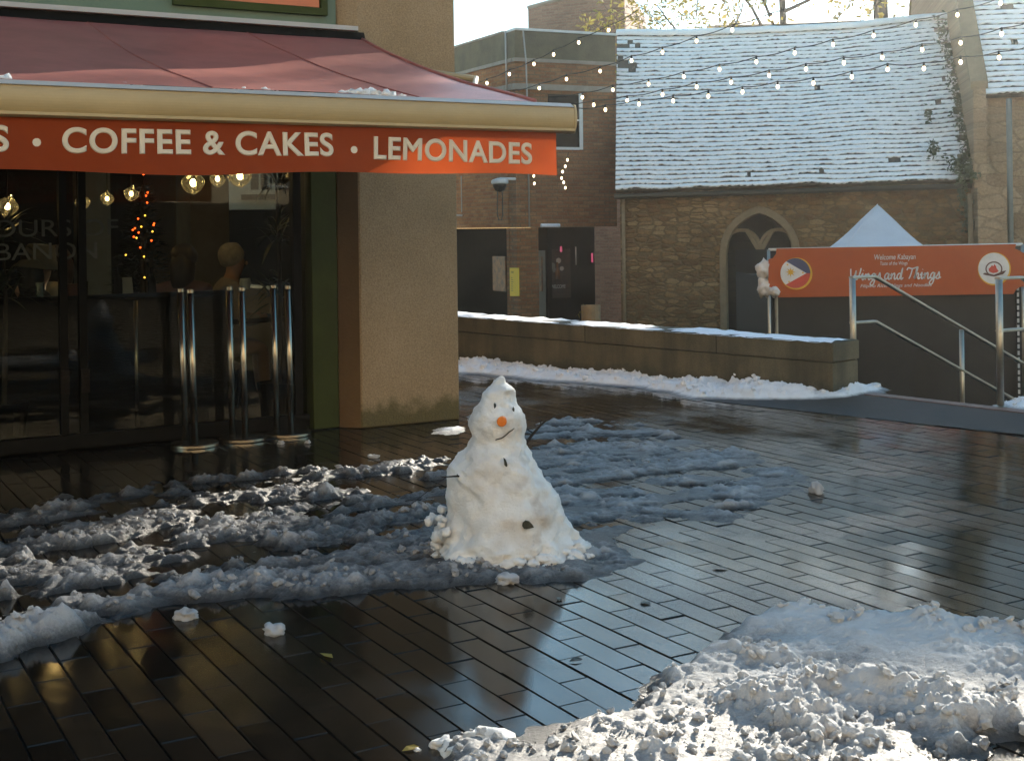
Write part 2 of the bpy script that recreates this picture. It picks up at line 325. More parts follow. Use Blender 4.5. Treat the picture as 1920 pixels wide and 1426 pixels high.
M['yellight'] = emis('amber_fairy_light', (1.0, .5, .05), 2)
M['cable'] = plain('black_cable', (.02, .018, .015), None, .6)
M['white'] = plain('white_paint', (.72, .71, .68), (.6, .59, .56), .5)
M['greypost'] = plain('grey_plaster', (.30, .29, .25), (.22, .21, .18), .8)
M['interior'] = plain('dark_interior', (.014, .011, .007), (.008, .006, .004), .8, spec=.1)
M['leaf'] = plain('plant_leaf', (.05, .075, .03), (.02, .035, .012), .45)
M['needle'] = plain('fir_needle', (.022, .034, .016), (.012, .02, .01), .6)
M['bark'] = plain('bark', (.085, .066, .042), (.04, .033, .022), .85, 12, .5, 40)
M['twig'] = plain('wet_twig', (.020, .013, .009), (.010, .007, .005), .6, 20, spec=.2)
M['autumn'] = cloth('yellow_leaf', (.38, .34, .08), .5, (.30, .20, .05))
M['ivy'] = plain('ivy_leaf', (.095, .10, .035), (.045, .05, .018), .6)
M['skin'] = plain('skin', (.50, .30, .20), (.42, .25, .17), .5)
M['hair'] = plain('dark_hair', (.035, .022, .014), (.015, .01, .007), .5, 30)
M['greyhair'] = plain('grey_hair', (.55, .52, .47), (.30, .28, .25), .55, 22, .6, 40)
M['coat'] = plain('dark_coat', (.028, .022, .02), (.016, .013, .012), .8)
M['felt'] = plain('grey_felt', (.17, .15, .12), (.11, .10, .08), .9)
M['shirt'] = plain('pale_shirt', (.42, .38, .33), (.32, .29, .25), .8)
M['mauve'] = plain('mauve_knit', (.17, .09, .10), (.11, .06, .07), .85)
M['carrot'] = plain('carrot', (.75, .20, .01), (.60, .13, .008), .45, 30, .2, 50)
M['dark'] = plain('dark_leaf', (.022, .024, .010), (.010, .010, .006), .5)
M['banner'] = cloth('banner_vinyl', (.47, .095, .02), .15, (.42, .08, .017))
M['bannertext'] = plain('banner_print_white', (.74, .70, .66), None, .6)
M['flagblue'] = plain('banner_print_blue', (.055, .06, .13), None, .6)
M['flagred'] = plain('banner_print_red', (.60, .055, .025), None, .6)
M['gold'] = plain('banner_print_gold', (.75, .40, .02), None, .6)
M['logobrown'] = plain('banner_print_brown', (.10, .03, .015), None, .6)
M['tent'] = cloth('tent_canvas', (.74, .75, .77), .25, (.66, .67, .70))
M['stallblack'] = plain('stall_shade_black', (.014, .012, .008), (.008, .007, .005), .8)  # black put where only darkness shows below the stall banner
M['bag'] = plain('white_bag', (.72, .66, .60), (.55, .48, .42), .5, 12, .4, 20)
M['yellow'] = plain('yellow_notice', (.92, .60, .006), (.88, .56, .006), .5)
M['neon'] = emis('pink_neon', (1.0, .16, .30), .14)
M['pale'] = plain('pale_facade_render', (.74, .60, .40), (.68, .54, .36), .85, 1.2)  # golden tone chosen for the warm bounce it gives
M['mould'] = plain('dressed_stone', (.30, .21, .115), (.20, .14, .075), .85, 6, .4, 30)
chapel_axis = (.967, -.2546, 0)
M['rubble'] = masonry('rubble_stone', chapel_axis, .25, .085, [(0, (.20, .115, .052)), (.35, (.27, .16, .072)), (.7, (.33, .205, .095)), (1, (.40, .27, .135))], (.205, .14, .07), .10, True, .75, (.6, .57, .48))
M['nave'] = masonry('nave_stone', (.98, -.19, 0), .42, .2, [(0, (.34, .23, .14)), (.5, (.40, .28, .17)), (1, (.45, .32, .20))], (.32, .23, .145), .04, True, .3, (.7, .68, .6))
M['brick'] = masonry('brown_brick', (.7, .7, 0), .225, .075, [(0, (.24, .10, .042)), (.5, (.31, .14, .06)), (1, (.36, .18, .085))], (.22, .14, .075), .012, False, .4, (.62, .6, .55))
M['bricklit'] = masonry('lit_brown_brick', (.7, -.7, 0), .225, .075, [(0, (.27, .10, .035)), (.5, (.36, .15, .05)), (1, (.42, .2, .08))], (.28, .16, .08), .012, False, .4, (.7, .66, .6))  # same brick made more orange: the light on this face is painted in
M['pinkbrick'] = masonry('pinkish_brick', (1, 0, 0), .225, .075, [(0, (.26, .14, .09)), (.5, (.33, .18, .12)), (1, (.38, .22, .15))], (.3, .2, .14), .012, False, .3)
M['parapet'] = plain('weathered_parapet', (.15, .12, .062), (.085, .07, .04), .85, 3, .4, 40)
M['band'] = plain('pale_stone_band', (.33, .28, .22), (.24, .2, .155), .8, 5)
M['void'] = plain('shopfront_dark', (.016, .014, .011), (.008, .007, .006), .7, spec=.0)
M['poster'] = plain('dark_poster', (.08, .045, .03), (.012, .012, .014), .4, 14)
M['poster2'] = plain('amber_poster', (.30, .11, .02), (.02, .012, .01), .4, 9)
M['shutter'] = plain('grey_panel', (.20, .195, .16), (.16, .155, .125), .6)

def paver_mat():
    """wet clay pavers: every paver has its own tone; puddle film where the noise is high"""
    m, nt, out = mat('wet_pavers'); b = nd(nt, 'ShaderNodeBsdfPrincipled'); v = coords(nt)
    a = nd(nt, 'ShaderNodeAttribute', attribute_name='melt')
    n = nd(nt, 'ShaderNodeTexNoise', Scale=14.0, Detail=8.0, Roughness=.75); lk(nt, v, n.inputs['Vector'])
    n1 = nd(nt, 'ShaderNodeTexNoise', Scale=230.0, Detail=3.0); lk(nt, v, n1.inputs['Vector'])
    n2 = nd(nt, 'ShaderNodeTexNoise', Scale=.75, Detail=5.0, Roughness=.6); lk(nt, v, n2.inputs['Vector'])
    wet = nd(nt, 'ShaderNodeMapRange', interpolation_type='SMOOTHSTEP'); wet.inputs['From Min'].default_value = .36; wet.inputs['From Max'].default_value = .54
    jn = nd(nt, 'ShaderNodeMath', operation='MULTIPLY_ADD'); jn.inputs[1].default_value = .16; lk(nt, n.outputs['Fac'], jn.inputs[0])
    s0 = nd(nt, 'ShaderNodeMath', operation='SUBTRACT'); s0.inputs[1].default_value = .08; lk(nt, n2.outputs['Fac'], s0.inputs[0]); lk(nt, s0.outputs[0], jn.inputs[2]); lk(nt, jn.outputs[0], wet.inputs['Value'])
    col = ramp(nt, a.outputs['Fac'], [(0, (.0045, .0038, .003)), (.5, (.008, .0066, .005)), (1, (.015, .0115, .008))])
    mx = nd(nt, 'ShaderNodeMix', data_type='RGBA', blend_type='MULTIPLY'); mx.inputs[0].default_value = 1.0; lk(nt, col, mx.inputs[6]); lk(nt, ramp(nt, n.outputs['Fac'], [(.3, (.65, .65, .65)), (.7, (1.25, 1.25, 1.25))]), mx.inputs[7])
    lk(nt, mx.outputs[2], b.inputs['Base Color'])
    rr = nd(nt, 'ShaderNodeMapRange'); rr.inputs['To Min'].default_value = .17; rr.inputs['To Max'].default_value = .055; lk(nt, wet.outputs[0], rr.inputs['Value']); ra = nd(nt, 'ShaderNodeMath', operation='MULTIPLY_ADD'); ra.inputs[1].default_value = .07; lk(nt, a.outputs['Fac'], ra.inputs[0]); lk(nt, rr.outputs[0], ra.inputs[2]); lk(nt, ra.outputs[0], b.inputs['Roughness'])
    bs = nd(nt, 'ShaderNodeMapRange'); bs.inputs['To Min'].default_value = .34; bs.inputs['To Max'].default_value = .05; lk(nt, wet.outputs[0], bs.inputs['Value'])
    bp = nd(nt, 'ShaderNodeBump', Distance=.002); lk(nt, bs.outputs[0], bp.inputs['Strength']); lk(nt, n1.outputs['Fac'], bp.inputs['Height']); lk(nt, bp.outputs['Normal'], b.inputs['Normal'])
    b.inputs['IOR'].default_value = 1.35
    lk(nt, b.outputs['BSDF'], out.inputs['Surface']); return m
M['paver'] = paver_mat()

# ------------------------------------------------------------------ ground, terrace, pavers
LOW = -1.45                                                       # level of the yard below the steps
g_ = MB(); g_.poly([(-600, -600, LOW), (600, -600, LOW), (600, 900, LOW), (-600, 900, LOW)]); struct(g_.build('ground', M['earth']))
EA = gnd(1642, 738); EB = gnd(1895, 767)                          # edge of the terrace at the head of the steps
ed = (EB-EA).normalized()
EF = EB+ed*14
WL = gnd(700, 664); WR = gnd(1562, 745)                          # foot of the low wall
WLf = WL+(WL-WR).normalized()*14
top = [(-16, -14, 0), (EF.x, -14, 0), (EF.x, EF.y, 0), EB, EA, WR+Vector((.3, .12, 0)), WLf+Vector((.1, .4, 0)), (-16, WLf.y+.4, 0)]
t_ = MB(); t_.prism([(p[0], p[1], LOW-.02) for p in top], (0, 0, -LOW+.008)); struct(fixn(t_.build('terrace', M['grout'])))
# pavers, laid in half bond with their long side square to the cafe front
TA = gnd(1405, 752); TB = gnd(1925, 816)                          # where pavers stop and the tarmac margin begins
tn = Vector((-(TB-TA).y, (TB-TA).x, 0)).normalized()              # points away from the camera
RH, BL = .1145, .367
pv = MB(); rr_ = random.Random(3)
for k in range(-70, 110):
    c0 = 2.463+k*RH
    for j in range(-44, 8):
        a0 = -3.818+j*BL+(.5*BL if k % 2 == 0 else 0)+(rr_.random()-.5)*.006
        cx = N.xy*(a0+BL/2)+D.xy*(c0+RH/2); x, y = cx
        if y < 1.6 or y > 15.5 or abs(x) > 1.2+.5*y: continue
        if (Vector((x, y, 0))-TA).dot(tn) > -.06: continue
        wd = (WR-WLf).normalized(); wn = Vector((-wd.y, wd.x, 0))
        if (Vector((x, y, 0))-WR).dot(wn) > .2: continue
        if (Vector((x, y, 0))-P0).dot(N) < -.4 and (Vector((x, y, 0))-P0).dot(D) < .9: continue
        h = rr_.gauss(0, .0009)+.004*nz(x, y, 0, .5); tx, ty = rr_.gauss(0, .003), rr_.gauss(0, .004); tone = rr_.random()
        g1, g2 = .005, .009; L2, W2 = BL/2, RH/2; i = []
        for (ins, z) in ((.003, -.02), (.003, -.004), (g1, 0.0)):
            for (sa, sb) in ((-1, -1), (1, -1), (1, 1), (-1, 1)):
                la = sa*(L2-ins); lb = sb*(W2-ins); p = N.xy*(la)+D.xy*(lb)
                i.append(pv.vert((x+p[0], y+p[1], z+h+la*tx+lb*ty), max(tone, .001)))
        pv.f.append([i[8], i[9], i[10], i[11]])
        for b in (0, 4):
            for q in range(4): pv.f.append([i[b+q], i[b+(q+1) % 4], i[b+4+(q+1) % 4], i[b+4+q]])
struct(fixn(pv.build('paving', M['paver'])))
tm = MB(); tm.poly([TA+Vector((-.4, .1, .004)), TB+Vector((0, 0, .004)), (EF.x-.4, (TB+(TB-TA).normalized()*9).y, .004), (EF.x-.4, EF.y+.3, .004), EB-ed.cross(Vector((0, 0, 1)))*0+Vector((-.08, -.06, .004)), EA+Vector((-.08, -.06, .004)), WR+Vector((-.05, -.02, .004))]); struct(tm.build('tarmac_strip', M['tarmac']))
e_ = MB(); ein = Vector((ed.y, -ed.x, 0)); ein = ein if ein.y < 0 else -ein
e_.prism([EA+Vector((-.02, 0, -.1)), EF+Vector((0, 0, -.1)), EF+ein*.16+Vector((0, 0, -.1)), EA+ein*.16+Vector((0, 0, -.1))], (0, 0, .112)); struct(fixn(e_.build('edging_kerb', M['edging'])))
# steps going down beyond the edging
st = MB()
for k in range(8):
    z = -.17*(k+1); o = D*(.30*k+.02); q = D*.32
    st.prism([EA+o+Vector((0, 0, LOW)), EB+ed*.4+o+Vector((0, 0, LOW)), EB+ed*.4+o+q+Vector((0, 0, LOW)), EA+o+q+Vector((0, 0, LOW))], (0, 0, z-LOW))
struct(fixn(st.build('steps', M['coping'])))
if GLOW_HAZE:  # thin air volume added for a glow that comes from lens flare
    hb = MB(); hb.box(-45, 45, -25, 75, LOW-1.0, 24); ho = hb.build('glow_haze', M['earth']); ho['kind'] = 'stuff'
    m, nt, out = mat('glow_haze_air'); pvn = nd(nt, 'ShaderNodeVolumePrincipled'); pvn.inputs['Density'].default_value = GLOW_HAZE; pvn.inputs['Color'].default_value = (.95, .93, .90, 1); pvn.inputs['Anisotropy'].default_value = .85
    lk(nt, pvn.outputs['Volume'], out.inputs['Volume']); ho.data.materials.clear(); ho.data.materials.append(m)
# ------------------------------------------------------------------ cafe building
sR = fpx(861, 700)[0]
cafe = thing('cafe_building', 'cafe building with sandy corner pillar, green window frame and dark glazed front', 'building', fc(0, 0, 0))
def part(mb, name, m, par, **k):
    o = fixn(mb.build(name, m, par, **k)); return o
b = MB(); b.prism([fc(0, 0, 0), fc(sR, 0, 0), fc(sR, .9, 0), fc(-.125, .9, 0), fc(-.125, .13, 0)], (0, 0, 8.2)); bevel(part(b, 'pillar', M['render'], cafe), .012)
b = MB(); b.prism([fc(-.012, .008, .004), fc(-.132, .128, .004), fc(-.126, .134, .004), fc(-.006, .014, .004)], (0, 0, 2.94)); part(b, 'pillar_return', M['brown'], cafe)
b = MB(); b.fbox(-.34, -.134, .13, .42, .004, 2.93); bevel(part(b, 'door_jamb', M['green'], cafe), .008)
b = MB(); b.fbox(-12, -.134, .10, .5, 2.93, 4.9); part(b, 'fascia_board', M['fascia'], cafe)
s0, z0 = fpx(345, 3, .08); s1, z1 = fpx(598, 8, .08)
b = MB(); b.fbox(s0, s1, .075, .098, z0+.03, z0+.8); part(b, 'sign_panel', M['orange'], cafe)
b = MB(); b.fbox(s0-.08, s1+.06, .055, .099, z0-.03, z0+.024); b.fbox(s0-.08, s0-.03, .055, .099, z0+.024, z0+.9); b.fbox(s1+.01, s1+.06, .055, .099, z0+.024, z0+.9); part(b, 'sign_frame', M['green'], cafe)
b = MB(); b.fbox(-12, sR-.32, .502, .7, 3.1, 8.1); b.fbox(-12.3, -12.0, .1, 9, 0, 8.1); b.fbox(-12, sR-.002, 8.7, 9, 0, 8.1); b.fbox(-12, sR-.002, .9, 8.7, 8.0, 8.19)
SW = [(2.6, 6.4, .9, 2.80)]                                       # a window in the side wall
b.fbox(sR-.3, sR-.002, .902, SW[0][0], 0, 8.0); b.fbox(sR-.3, sR-.002, SW[0][1], 8.698, 0, 8.0); b.fbox(sR-.3, sR-.002, SW[0][0], SW[0][1], 0, SW[0][2]); b.fbox(sR-.3, sR-.002, SW[0][0], SW[0][1], SW[0][3], 8.0)
part(b, 'wall', M['render'], cafe)
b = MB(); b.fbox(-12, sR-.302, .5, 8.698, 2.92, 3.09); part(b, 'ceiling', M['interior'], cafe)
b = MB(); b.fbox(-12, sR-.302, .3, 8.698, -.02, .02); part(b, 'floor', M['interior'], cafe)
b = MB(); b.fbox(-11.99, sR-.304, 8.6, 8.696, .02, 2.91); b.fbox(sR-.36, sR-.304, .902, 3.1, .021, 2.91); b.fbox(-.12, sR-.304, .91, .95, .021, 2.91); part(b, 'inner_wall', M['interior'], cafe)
# glazed front with its dark frame and the pair of doors
gt = .25; sd = fpx(137, 600, gt)[0]
fr = MB(); fr.fbox(-11.9, -.342, gt-.04, gt+.05, .021, .11); fr.fbox(-11.9, -.342, gt-.04, gt+.05, 2.55, 2.92)
for s in (-.42, sd-2.6, -8, -10): fr.fbox(s-.03, s+.03, gt-.04, gt+.05, .112, 2.548)
gz = part(fr, 'window_frame', M['black'], cafe)
b = MB(); b.fbox(-11.9, -.345, gt, gt+.008, .10, 2.56); part(b, 'window_pane', M['pane'], gz)
for sg in (-1, 1):
    b = MB(); e = sd+sg*.04
    b.fbox(min(e, e+sg*.05), max(e, e+sg*.05), gt-.03, gt+.04, .114, 2.546); dr = part(b, 'door', M['black'], cafe)
    b = MB(); b.fbox(min(e, e+sg*.055)+.0, max(e, e+sg*.055), gt-.06, gt-.032, .40, .56); part(b, 'handle', M['darkwood'], dr)
lt = MB()
for txt, xr, yb, xl in (('FLAVOURS OF', 222, 441, -152), ('LEBANON', 182, 484, -62)):
    sr, zb = fpx(xr, yb, gt); sl = fpx(xl, yb, gt)[0]
    put_text(lt, txt, .165, lambda x, y, z: fc(sl+x, gt-.003-z, zb+y), bold=0, width=sr-sl)
part(lt, 'window_lettering', plain('dull_green_film', (.030, .034, .020), None, .5), gz)
b = MB(); b.fbox(sR-.2, sR-.19, SW[0][0], SW[0][1], SW[0][2], SW[0][3]); part(b, 'side_window', M['pane'], cafe)
for (xa, xb, t, ztop) in ((358, 430, 3.0, 2.9), (157, 208, 4.2, 2.9)):
    s0 = fpx(xa, 450, t)[0]; s1 = fpx(xb, 450, t)[0]; b = MB(); b.fbox(s0, s1, t, t+.5, .021, ztop); part(b, 'inner_pillar', M['greypost'], cafe)

# white house seen through the cafe's side window
hs = thing('white_house', 'white rendered house with a sash window, glimpsed through the cafe windows', 'house', (-4, 22, LOW))
b = MB(); b.box(-9, -1.75, 22, 26, 1.86, 5.0); b.box(-9, -1.75, 22.2, 26, LOW, 1.858); part(b, 'wall', M['white'], hs)
b = MB(); b.box(-9, -1.76, 22.05, 22.19, LOW, 1.855); part(b, 'shopfront', M['black'], hs)
hx0, hx1 = at(470, 340, 22).x, at(506, 340, 22).x
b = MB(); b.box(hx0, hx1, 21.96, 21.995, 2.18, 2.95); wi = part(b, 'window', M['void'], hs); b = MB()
for q in ((hx0-.05, hx0+.01, 2.12, 2.97), (hx1-.01, hx1+.05, 2.12, 2.97), (hx0+.02, hx1-.02, 2.12, 2.19), ((hx0+hx1)/2-.015, (hx0+hx1)/2+.015, 2.195, 2.95)): b.box(q[0], q[1], 21.93, 21.958, q[2], q[3])
part(b, 'sash_frame', M['white'], wi); b = MB(); b.box(hx0-.14, hx1+.14, 21.88, 21.998, 2.02, 2.11); part(b, 'sill', M['black'], wi)
# ------------------------------------------------------------------ awning
sa = fpx(668, 66)[0]; zb = fpx(668, 66)[1]-.03; LA = 2.95
sF = None
for k in range(400):                                              # where the front bar ends at photo x = 1070
    s = k*.01; p = fc(s, -LA, 2.1)
    if CX+F*p.x/p.y >= 1069: sF = s; break
pF = fc(sF, -LA, 0); zbar = EYE-(ray(1060, 222).z*-1)*pF.y if False else EYE+ray(1060, 221).z*pF.y
aw = thing('awning', 'red canvas awning with sand coloured front bar and lettered red valance over the cafe front', 'awning', fc(sa, 0, zb))
sL = -9.0
fb = MB(); n1, n2 = 90, 16; zf = zbar+.085; ids = {}
for i in range(n1+1):
    for j in range(n2+1):
        v = j/n2; sr = sa+(sF-.20-sa)*v; s = sL+(sr-sL)*(i/n1)**.6; u = s*3.1
        z = zb+(zf-zb)*v-.05*sin(pi*v)-.012*sin(u)*sin(pi*v)+.006*nz(s, v*3, 1, 1.5)
        ids[i, j] = fb.vert(fc(s, -.05-(LA-.09)*v, z))
for i in range(n1):
    for j in range(n2): fb.f.append([ids[i, j], ids[i+1, j], ids[i+1, j+1], ids[i, j+1]])
fabric = fb.build('canvas', M['awning'], aw, smooth=True)
for s_ in (-.9, -2.0, -3.1, -4.2, -5.3):
    b = MB(); b.tube([fc(s_, -.05-(LA-.09)*v, zb+(zf-zb)*v-.05*sin(pi*v)-.012*sin(s_*3.1)*sin(pi*v)+.006*nz(s_, v*3, 1, 1.5)+.001) for v in [k/12 for k in range(13)]], .005, 5); part(b, 'canvas_seam', M['awning'], aw)
hem = MB(); hem.tube([Vector(fb.v[ids[n1, j]])+Vector((0, 0, .004)) for j in range(n2+1)], .012, 8); part(hem, 'canvas_hem', M['awning'], aw, smooth=True)
def extr(prof, s0, s1, name, m, par, sm=False):
    b = MB(); b.prism([fc(s0, t, z) for t, z in prof], D*(s1-s0)); return part(b, name, m, par, smooth=sm)
H2 = .073; prof = []
for k in range(13):
    a = radians(62-124*k/12); prof.append((-LA-.035*cos(a)-.012, zbar+H2*sin(a)*1.02))
prof = [(-LA+.07, zbar+H2*.9)]+prof+[(-LA-.02, zbar-H2*1.15), (-LA+.05, zbar-H2*1.15), (-LA+.07, zbar-H2*.7)]
bar = extr(prof, sL, sF, 'front_bar', M['bar'], aw)
extr([(-LA-.040, zbar+.052), (-LA-.046, zbar+.056), (-LA-.010, zbar+.078), (-LA+.07, zbar+.078), (-LA+.07, zbar+.067), (-LA-.02, zbar+.066)], sL, sF-.002, 'bar_top_rail', M['barlight'], bar)
extr([(-LA-.030, zbar-.088), (-LA-.055, zbar-.078), (-LA-.055, zbar-.064), (-LA-.030, zbar-.062)], sL, sF-.002, 'bar_lip', M['bar'], bar)
pe = [(t-.003 if t < -LA else t+.003, z+(.004 if z > zbar else -.004)) for t, z in prof]; bevel(extr(pe, sF, sF+.018, 'end_cap', M['bar'], bar), .004)
extr([(.09, zb-.06), (-.10, zb-.075), (-.13, zb-.02), (-.10, zb+.035), (.09, zb+.045)], sL, sa+.02, 'roller_box', M['black'], aw)
extr([(.09, zb+.047), (-.115, zb+.037), (-.135, zb+.042), (-.13, zb+.075), (.09, zb+.09)], sL, sa-.04, 'box_cover', M['barlight'], aw)
va = MB(); m1, m2 = 260, 10; vid = {}; sV = sF-.10; ztop = zbar-.085
def valz(s, v): return ztop-(.238+.010*sin(s*2.3+.4)+.006*sin(s*5.1))*v
def valt(s, v): return -LA-.012-.016*sin(s*3.3+1)*v*v-.010*sin(s*7.7)*v
for i in range(m1+1):
    s = sL+(sV-sL)*i/m1
    for j in range(m2+1): vid[i, j] = va.vert(fc(s, valt(s, j/m2), valz(s, j/m2)))
for i in range(m1):
    for j in range(m2): va.f.append([vid[i, j], vid[i+1, j], vid[i+1, j+1], vid[i, j+1]])
val = va.build('valance', M['valance'], aw, smooth=True)
def sbar(x, y):
    return fpx(x, y, -LA-.012)
tx = MB()
def on_val(sl, zl):
    def fn(x, y, z):
        s = sl+x; zz = zl+y; v = max(0, min(1, (ztop-zz)/.24)); return fc(s, valt(s, v)-.003-z, zz)
    return fn
for txt, xa, ya, xb, yb_ in (('COFFEE & CAKES', 117, 285, 624, 292), ('LEMONADES', 701, 297, 998, 307)):
    sl, zl = sbar(xa, ya); s2, z2 = sbar(xb, yb_)
    tx = MB(); put_text(tx, txt, .158, (lambda sl, zl, k: (lambda x, y, z: on_val(sl, zl)(x, y+x*k, z)))(sl, zl, (z2-zl)/(s2-sl)), bold=.0045, spacing=1.08, width=s2-sl); part(tx, 'valance_lettering', M['letter'], val)
s2, z2 = sbar(17, 283); tx = MB(); put_text(tx, 'JUICES', .158, on_val(s2-.53, z2), bold=.0045, spacing=1.08, width=.53); part(tx, 'valance_lettering', M['letter'], val)
for (x, y) in ((69, 267), (663, 281)):
    tx = MB(); s, z = sbar(x, y); n = 10; fn = on_val(s, z); tx.f.append([tx.vert(fn(.019*cos(2*pi*k/n), .019*sin(2*pi*k/n), .001)) for k in range(n)]); part(tx, 'valance_dot', M['letter'], val)
# folding arm under the canvas
for s0, s1, s2 in ((-.9, .2, -.6), (-4.2, -3.2, -4.0)): b = MB(); b.tube([fc(s0, -.1, zb-.12), fc(s1, -1.5, zb-.45), fc(s2, -LA+.06, zbar)], .022, 8); part(b, 'folding_arm', M['bar'], aw)
# clumps of snow left on the canvas along the bar
for ci, (xa, xb, y, h, lab) in enumerate(((0, 20, 140, 12, 'small snow clump on the awning bar at the far left edge'), (72, 90, 147, 6, 'tiny lone snow clump on the awning bar above the word coffee'), (210, 275, 152, 7, 'row of snow crumbs on awning bar above the ampersand'), (436, 530, 165, 8, 'broken snow strip on the awning bar above the word cakes'), (636, 770, 170, 13, 'largest white snow heap on the awning bar above the word lemonades'))):
    b = MB(); rz = random.Random(ci); n = max(3, int((xb-xa)/5))
    for k in range(n):
        x = xa+(xb-xa)*(k+.5)/n; s, z = fpx(x, y, -LA+.06); r = h/2428*6.6*(.35+.65*rz.random())*(.6+.4*sin(pi*(k+.5)/n))
        b.blob(fc(s, -LA+.08+rz.uniform(-.0, .05), zbar+.075+r*.5), r, (1.3, 1.1, .95), 2, .5, rz.random()*50)
    tag(b.build('snow_clump', M['snow'], smooth=True), lab, 'snow clump', 'snow clumps along the awning bar')

# ------------------------------------------------------------------ inside the cafe
def place(x, y, t, z=None):
    s, zz = fpx(x, y, t); return fc(s, t, zz if z is None else z)
lamps = [(155, 380, 13, 1.5, 'glass pendant lamp leftmost of the three before the paler inner pillar'), (201, 373, 12, 1.6, 'middle glass pendant lamp of the three in front of the paler inner pillar'), (246, 364, 13, 1.5, 'glass pendant lamp beside the strip of red fairy lights'), (362, 344, 20, .9, 'large round glass pendant lamp above the two twin steel posts'), (408, 336, 14, 1.3, 'smaller dim glass pendant lamp between two large pendants'), (450, 331, 20, .9, 'large glass pendant lamp partly tucked behind the valance hem, right of the dim one'), (550, 318, 20, .9, 'glass pendant lamp half hidden behind the valance beside the green frame'), (14, 388, 18, 1.0, 'glass pendant lamp over the leafy plant at the left end')]
for x, y, r, t, lab in lamps:
    p = place(x, y, t); R = r*p.y/F*1.2
    th = thing('pendant_lamp', lab, 'lamp', p, 'blown glass pendant lamps in the cafe')
    b = MB(); pr = [(.002, -1.15), (.25, -1.0), (.62, -.75), (.95, -.25), (1.0, .1), (.8, .55), (.42, .9), (.16, 1.15), (.10, 1.4)]
    b.lathe([(a*R, h*R*.8) for a, h in pr], p, 20, (.25*sin(x), .2, 1), .10); part(b, 'glass_shade', M['lampglass'], th, smooth=True)
    b = MB(); b.blob(p+Vector((0, 0, .05*R)), R*.24, (1, 1, 1.3), 2, 0.05); part(b, 'filament', M['lamp'], th, smooth=True)
    b = MB(); b.tube([p+Vector((0, 0, .8*R)), (p.x, p.y, 2.92)], .004, 6); b.tube([p+Vector((0, 0, .35*R)), p+Vector((0, 0, 1.0*R))], R*.14, 8); part(b, 'cord', M['cable'], th)
p = place(107, 314, 2.2); th = thing('ceiling_lamp', 'yellow glowing ceiling lamp just below the valance hem', 'lamp', p)
b = MB(); b.lathe([(.05, .0), (.055, .03), (.03, .05)], p, 16); part(b, 'lens', M['lamp'], th); b = MB(); b.lathe([(.085, .052), (.09, .08), (.02, .12), (.012, 2.9-p.z)], p, 16); part(b, 'shade', M['darkwood'], th)
# bench backs along the window, and what stands on and behind them
zc = fpx(300, 556, .75)[1]
b = MB(); b.fbox(-8.5, -.75, .75, .80, .021, zc); bn = thing('bench', 'long dark wooden bench back behind the cafe window', 'bench', fc(-4, .75, 0)); bevel(part(b, 'backrest', M['darkwood'], bn), .01)
b = MB(); b.fbox(-8.5, -.75, .802, 1.25, .36, .45); part(b, 'seat', M['darkwood'], bn); b = MB(); b.fbox(-8.5, -.75, .85, 1.2, .021, .358); part(b, 'plinth', M['black'], bn)
b = MB(); b.fbox(-8.5, -.75, .74, .86, zc+.001, zc+.03); part(b, 'shelf', M['darkwood'], bn)
p = place(255, 640, .5, 0.021); th = thing('chrome_pole', 'thin polished chrome pole catching light before the dark bench', 'pole', p)
b = MB(); b.tube([p, p+Vector((0, 0, zc-.03))], .016, 12); part(b, 'shaft', M['steel'], th, smooth=True); b = MB(); b.lathe([(.09, 0), (.09, .012), (.02, .02)], p, 20); part(b, 'foot', M['steel'], th)
def on_shelf(x, name, lab, cat, m, build):
    p = place(x, 555, .79, zc+.031); b = MB(); build(b, p); tag(part(b, name, m, None, smooth=False), lab, cat)
on_shelf(240, 'menu_card', 'pale menu card standing on bench shelf left of the chrome pole', 'menu', M['shirt'], lambda b, p: (b.hexa([p+D*-.04, p+D*.04, p+D*.04-N*.05, p+D*-.04-N*.05, p+D*-.035-N*.02+Vector((0, 0, .12)), p+D*.035-N*.02+Vector((0, 0, .12)), p+D*.035-N*.03+Vector((0, 0, .12)), p+D*-.035-N*.03+Vector((0, 0, .12))])))
bot = [(.028, 0), (.030, .004), (.030, .10), (.012, .14), (.011, .19), (.013, .192)]
on_shelf(222, 'bottle', 'dark sauce bottle on bench shelf left of the menu card', 'bottle', M['darkwood'], lambda b, p: b.lathe(bot, p, 14))
on_shelf(285, 'bottle', 'dark bottle on bench shelf right of the chrome pole', 'bottle', M['darkwood'], lambda b, p: b.lathe(bot, p, 14))
on_shelf(143, 'condiment_box', 'low reddish condiment box on bench shelf', 'box', plain('red_box', (.12, .03, .015), None, .6), lambda b, p: b.box(-.06, .06, -.04, .04, 0, .085, lambda x, y, z: p+D*x+N*y+Vector((0, 0, z))))
gl = [(.03, 0), (.034, .10), (.030, .10), (.027, .008)]
on_shelf(157, 'drinking_glass', 'clear drinking glass on bench shelf beside the reddish box', 'glass', M['lampglass'], lambda b, p: b.lathe(gl, p, 14))
on_shelf(75, 'drinking_glass', 'clear drinking glass before the person in the bucket hat', 'glass', M['lampglass'], lambda b, p: b.lathe(gl, p, 14))
on_shelf(460, 'tea_light_holder', 'small white tea light holder under the dark palm leaves', 'candle holder', M['white'], lambda b, p: b.lathe([(.035, 0), (.045, .05), (.04, .085), (.03, .085), (.03, .03)], p, 14))
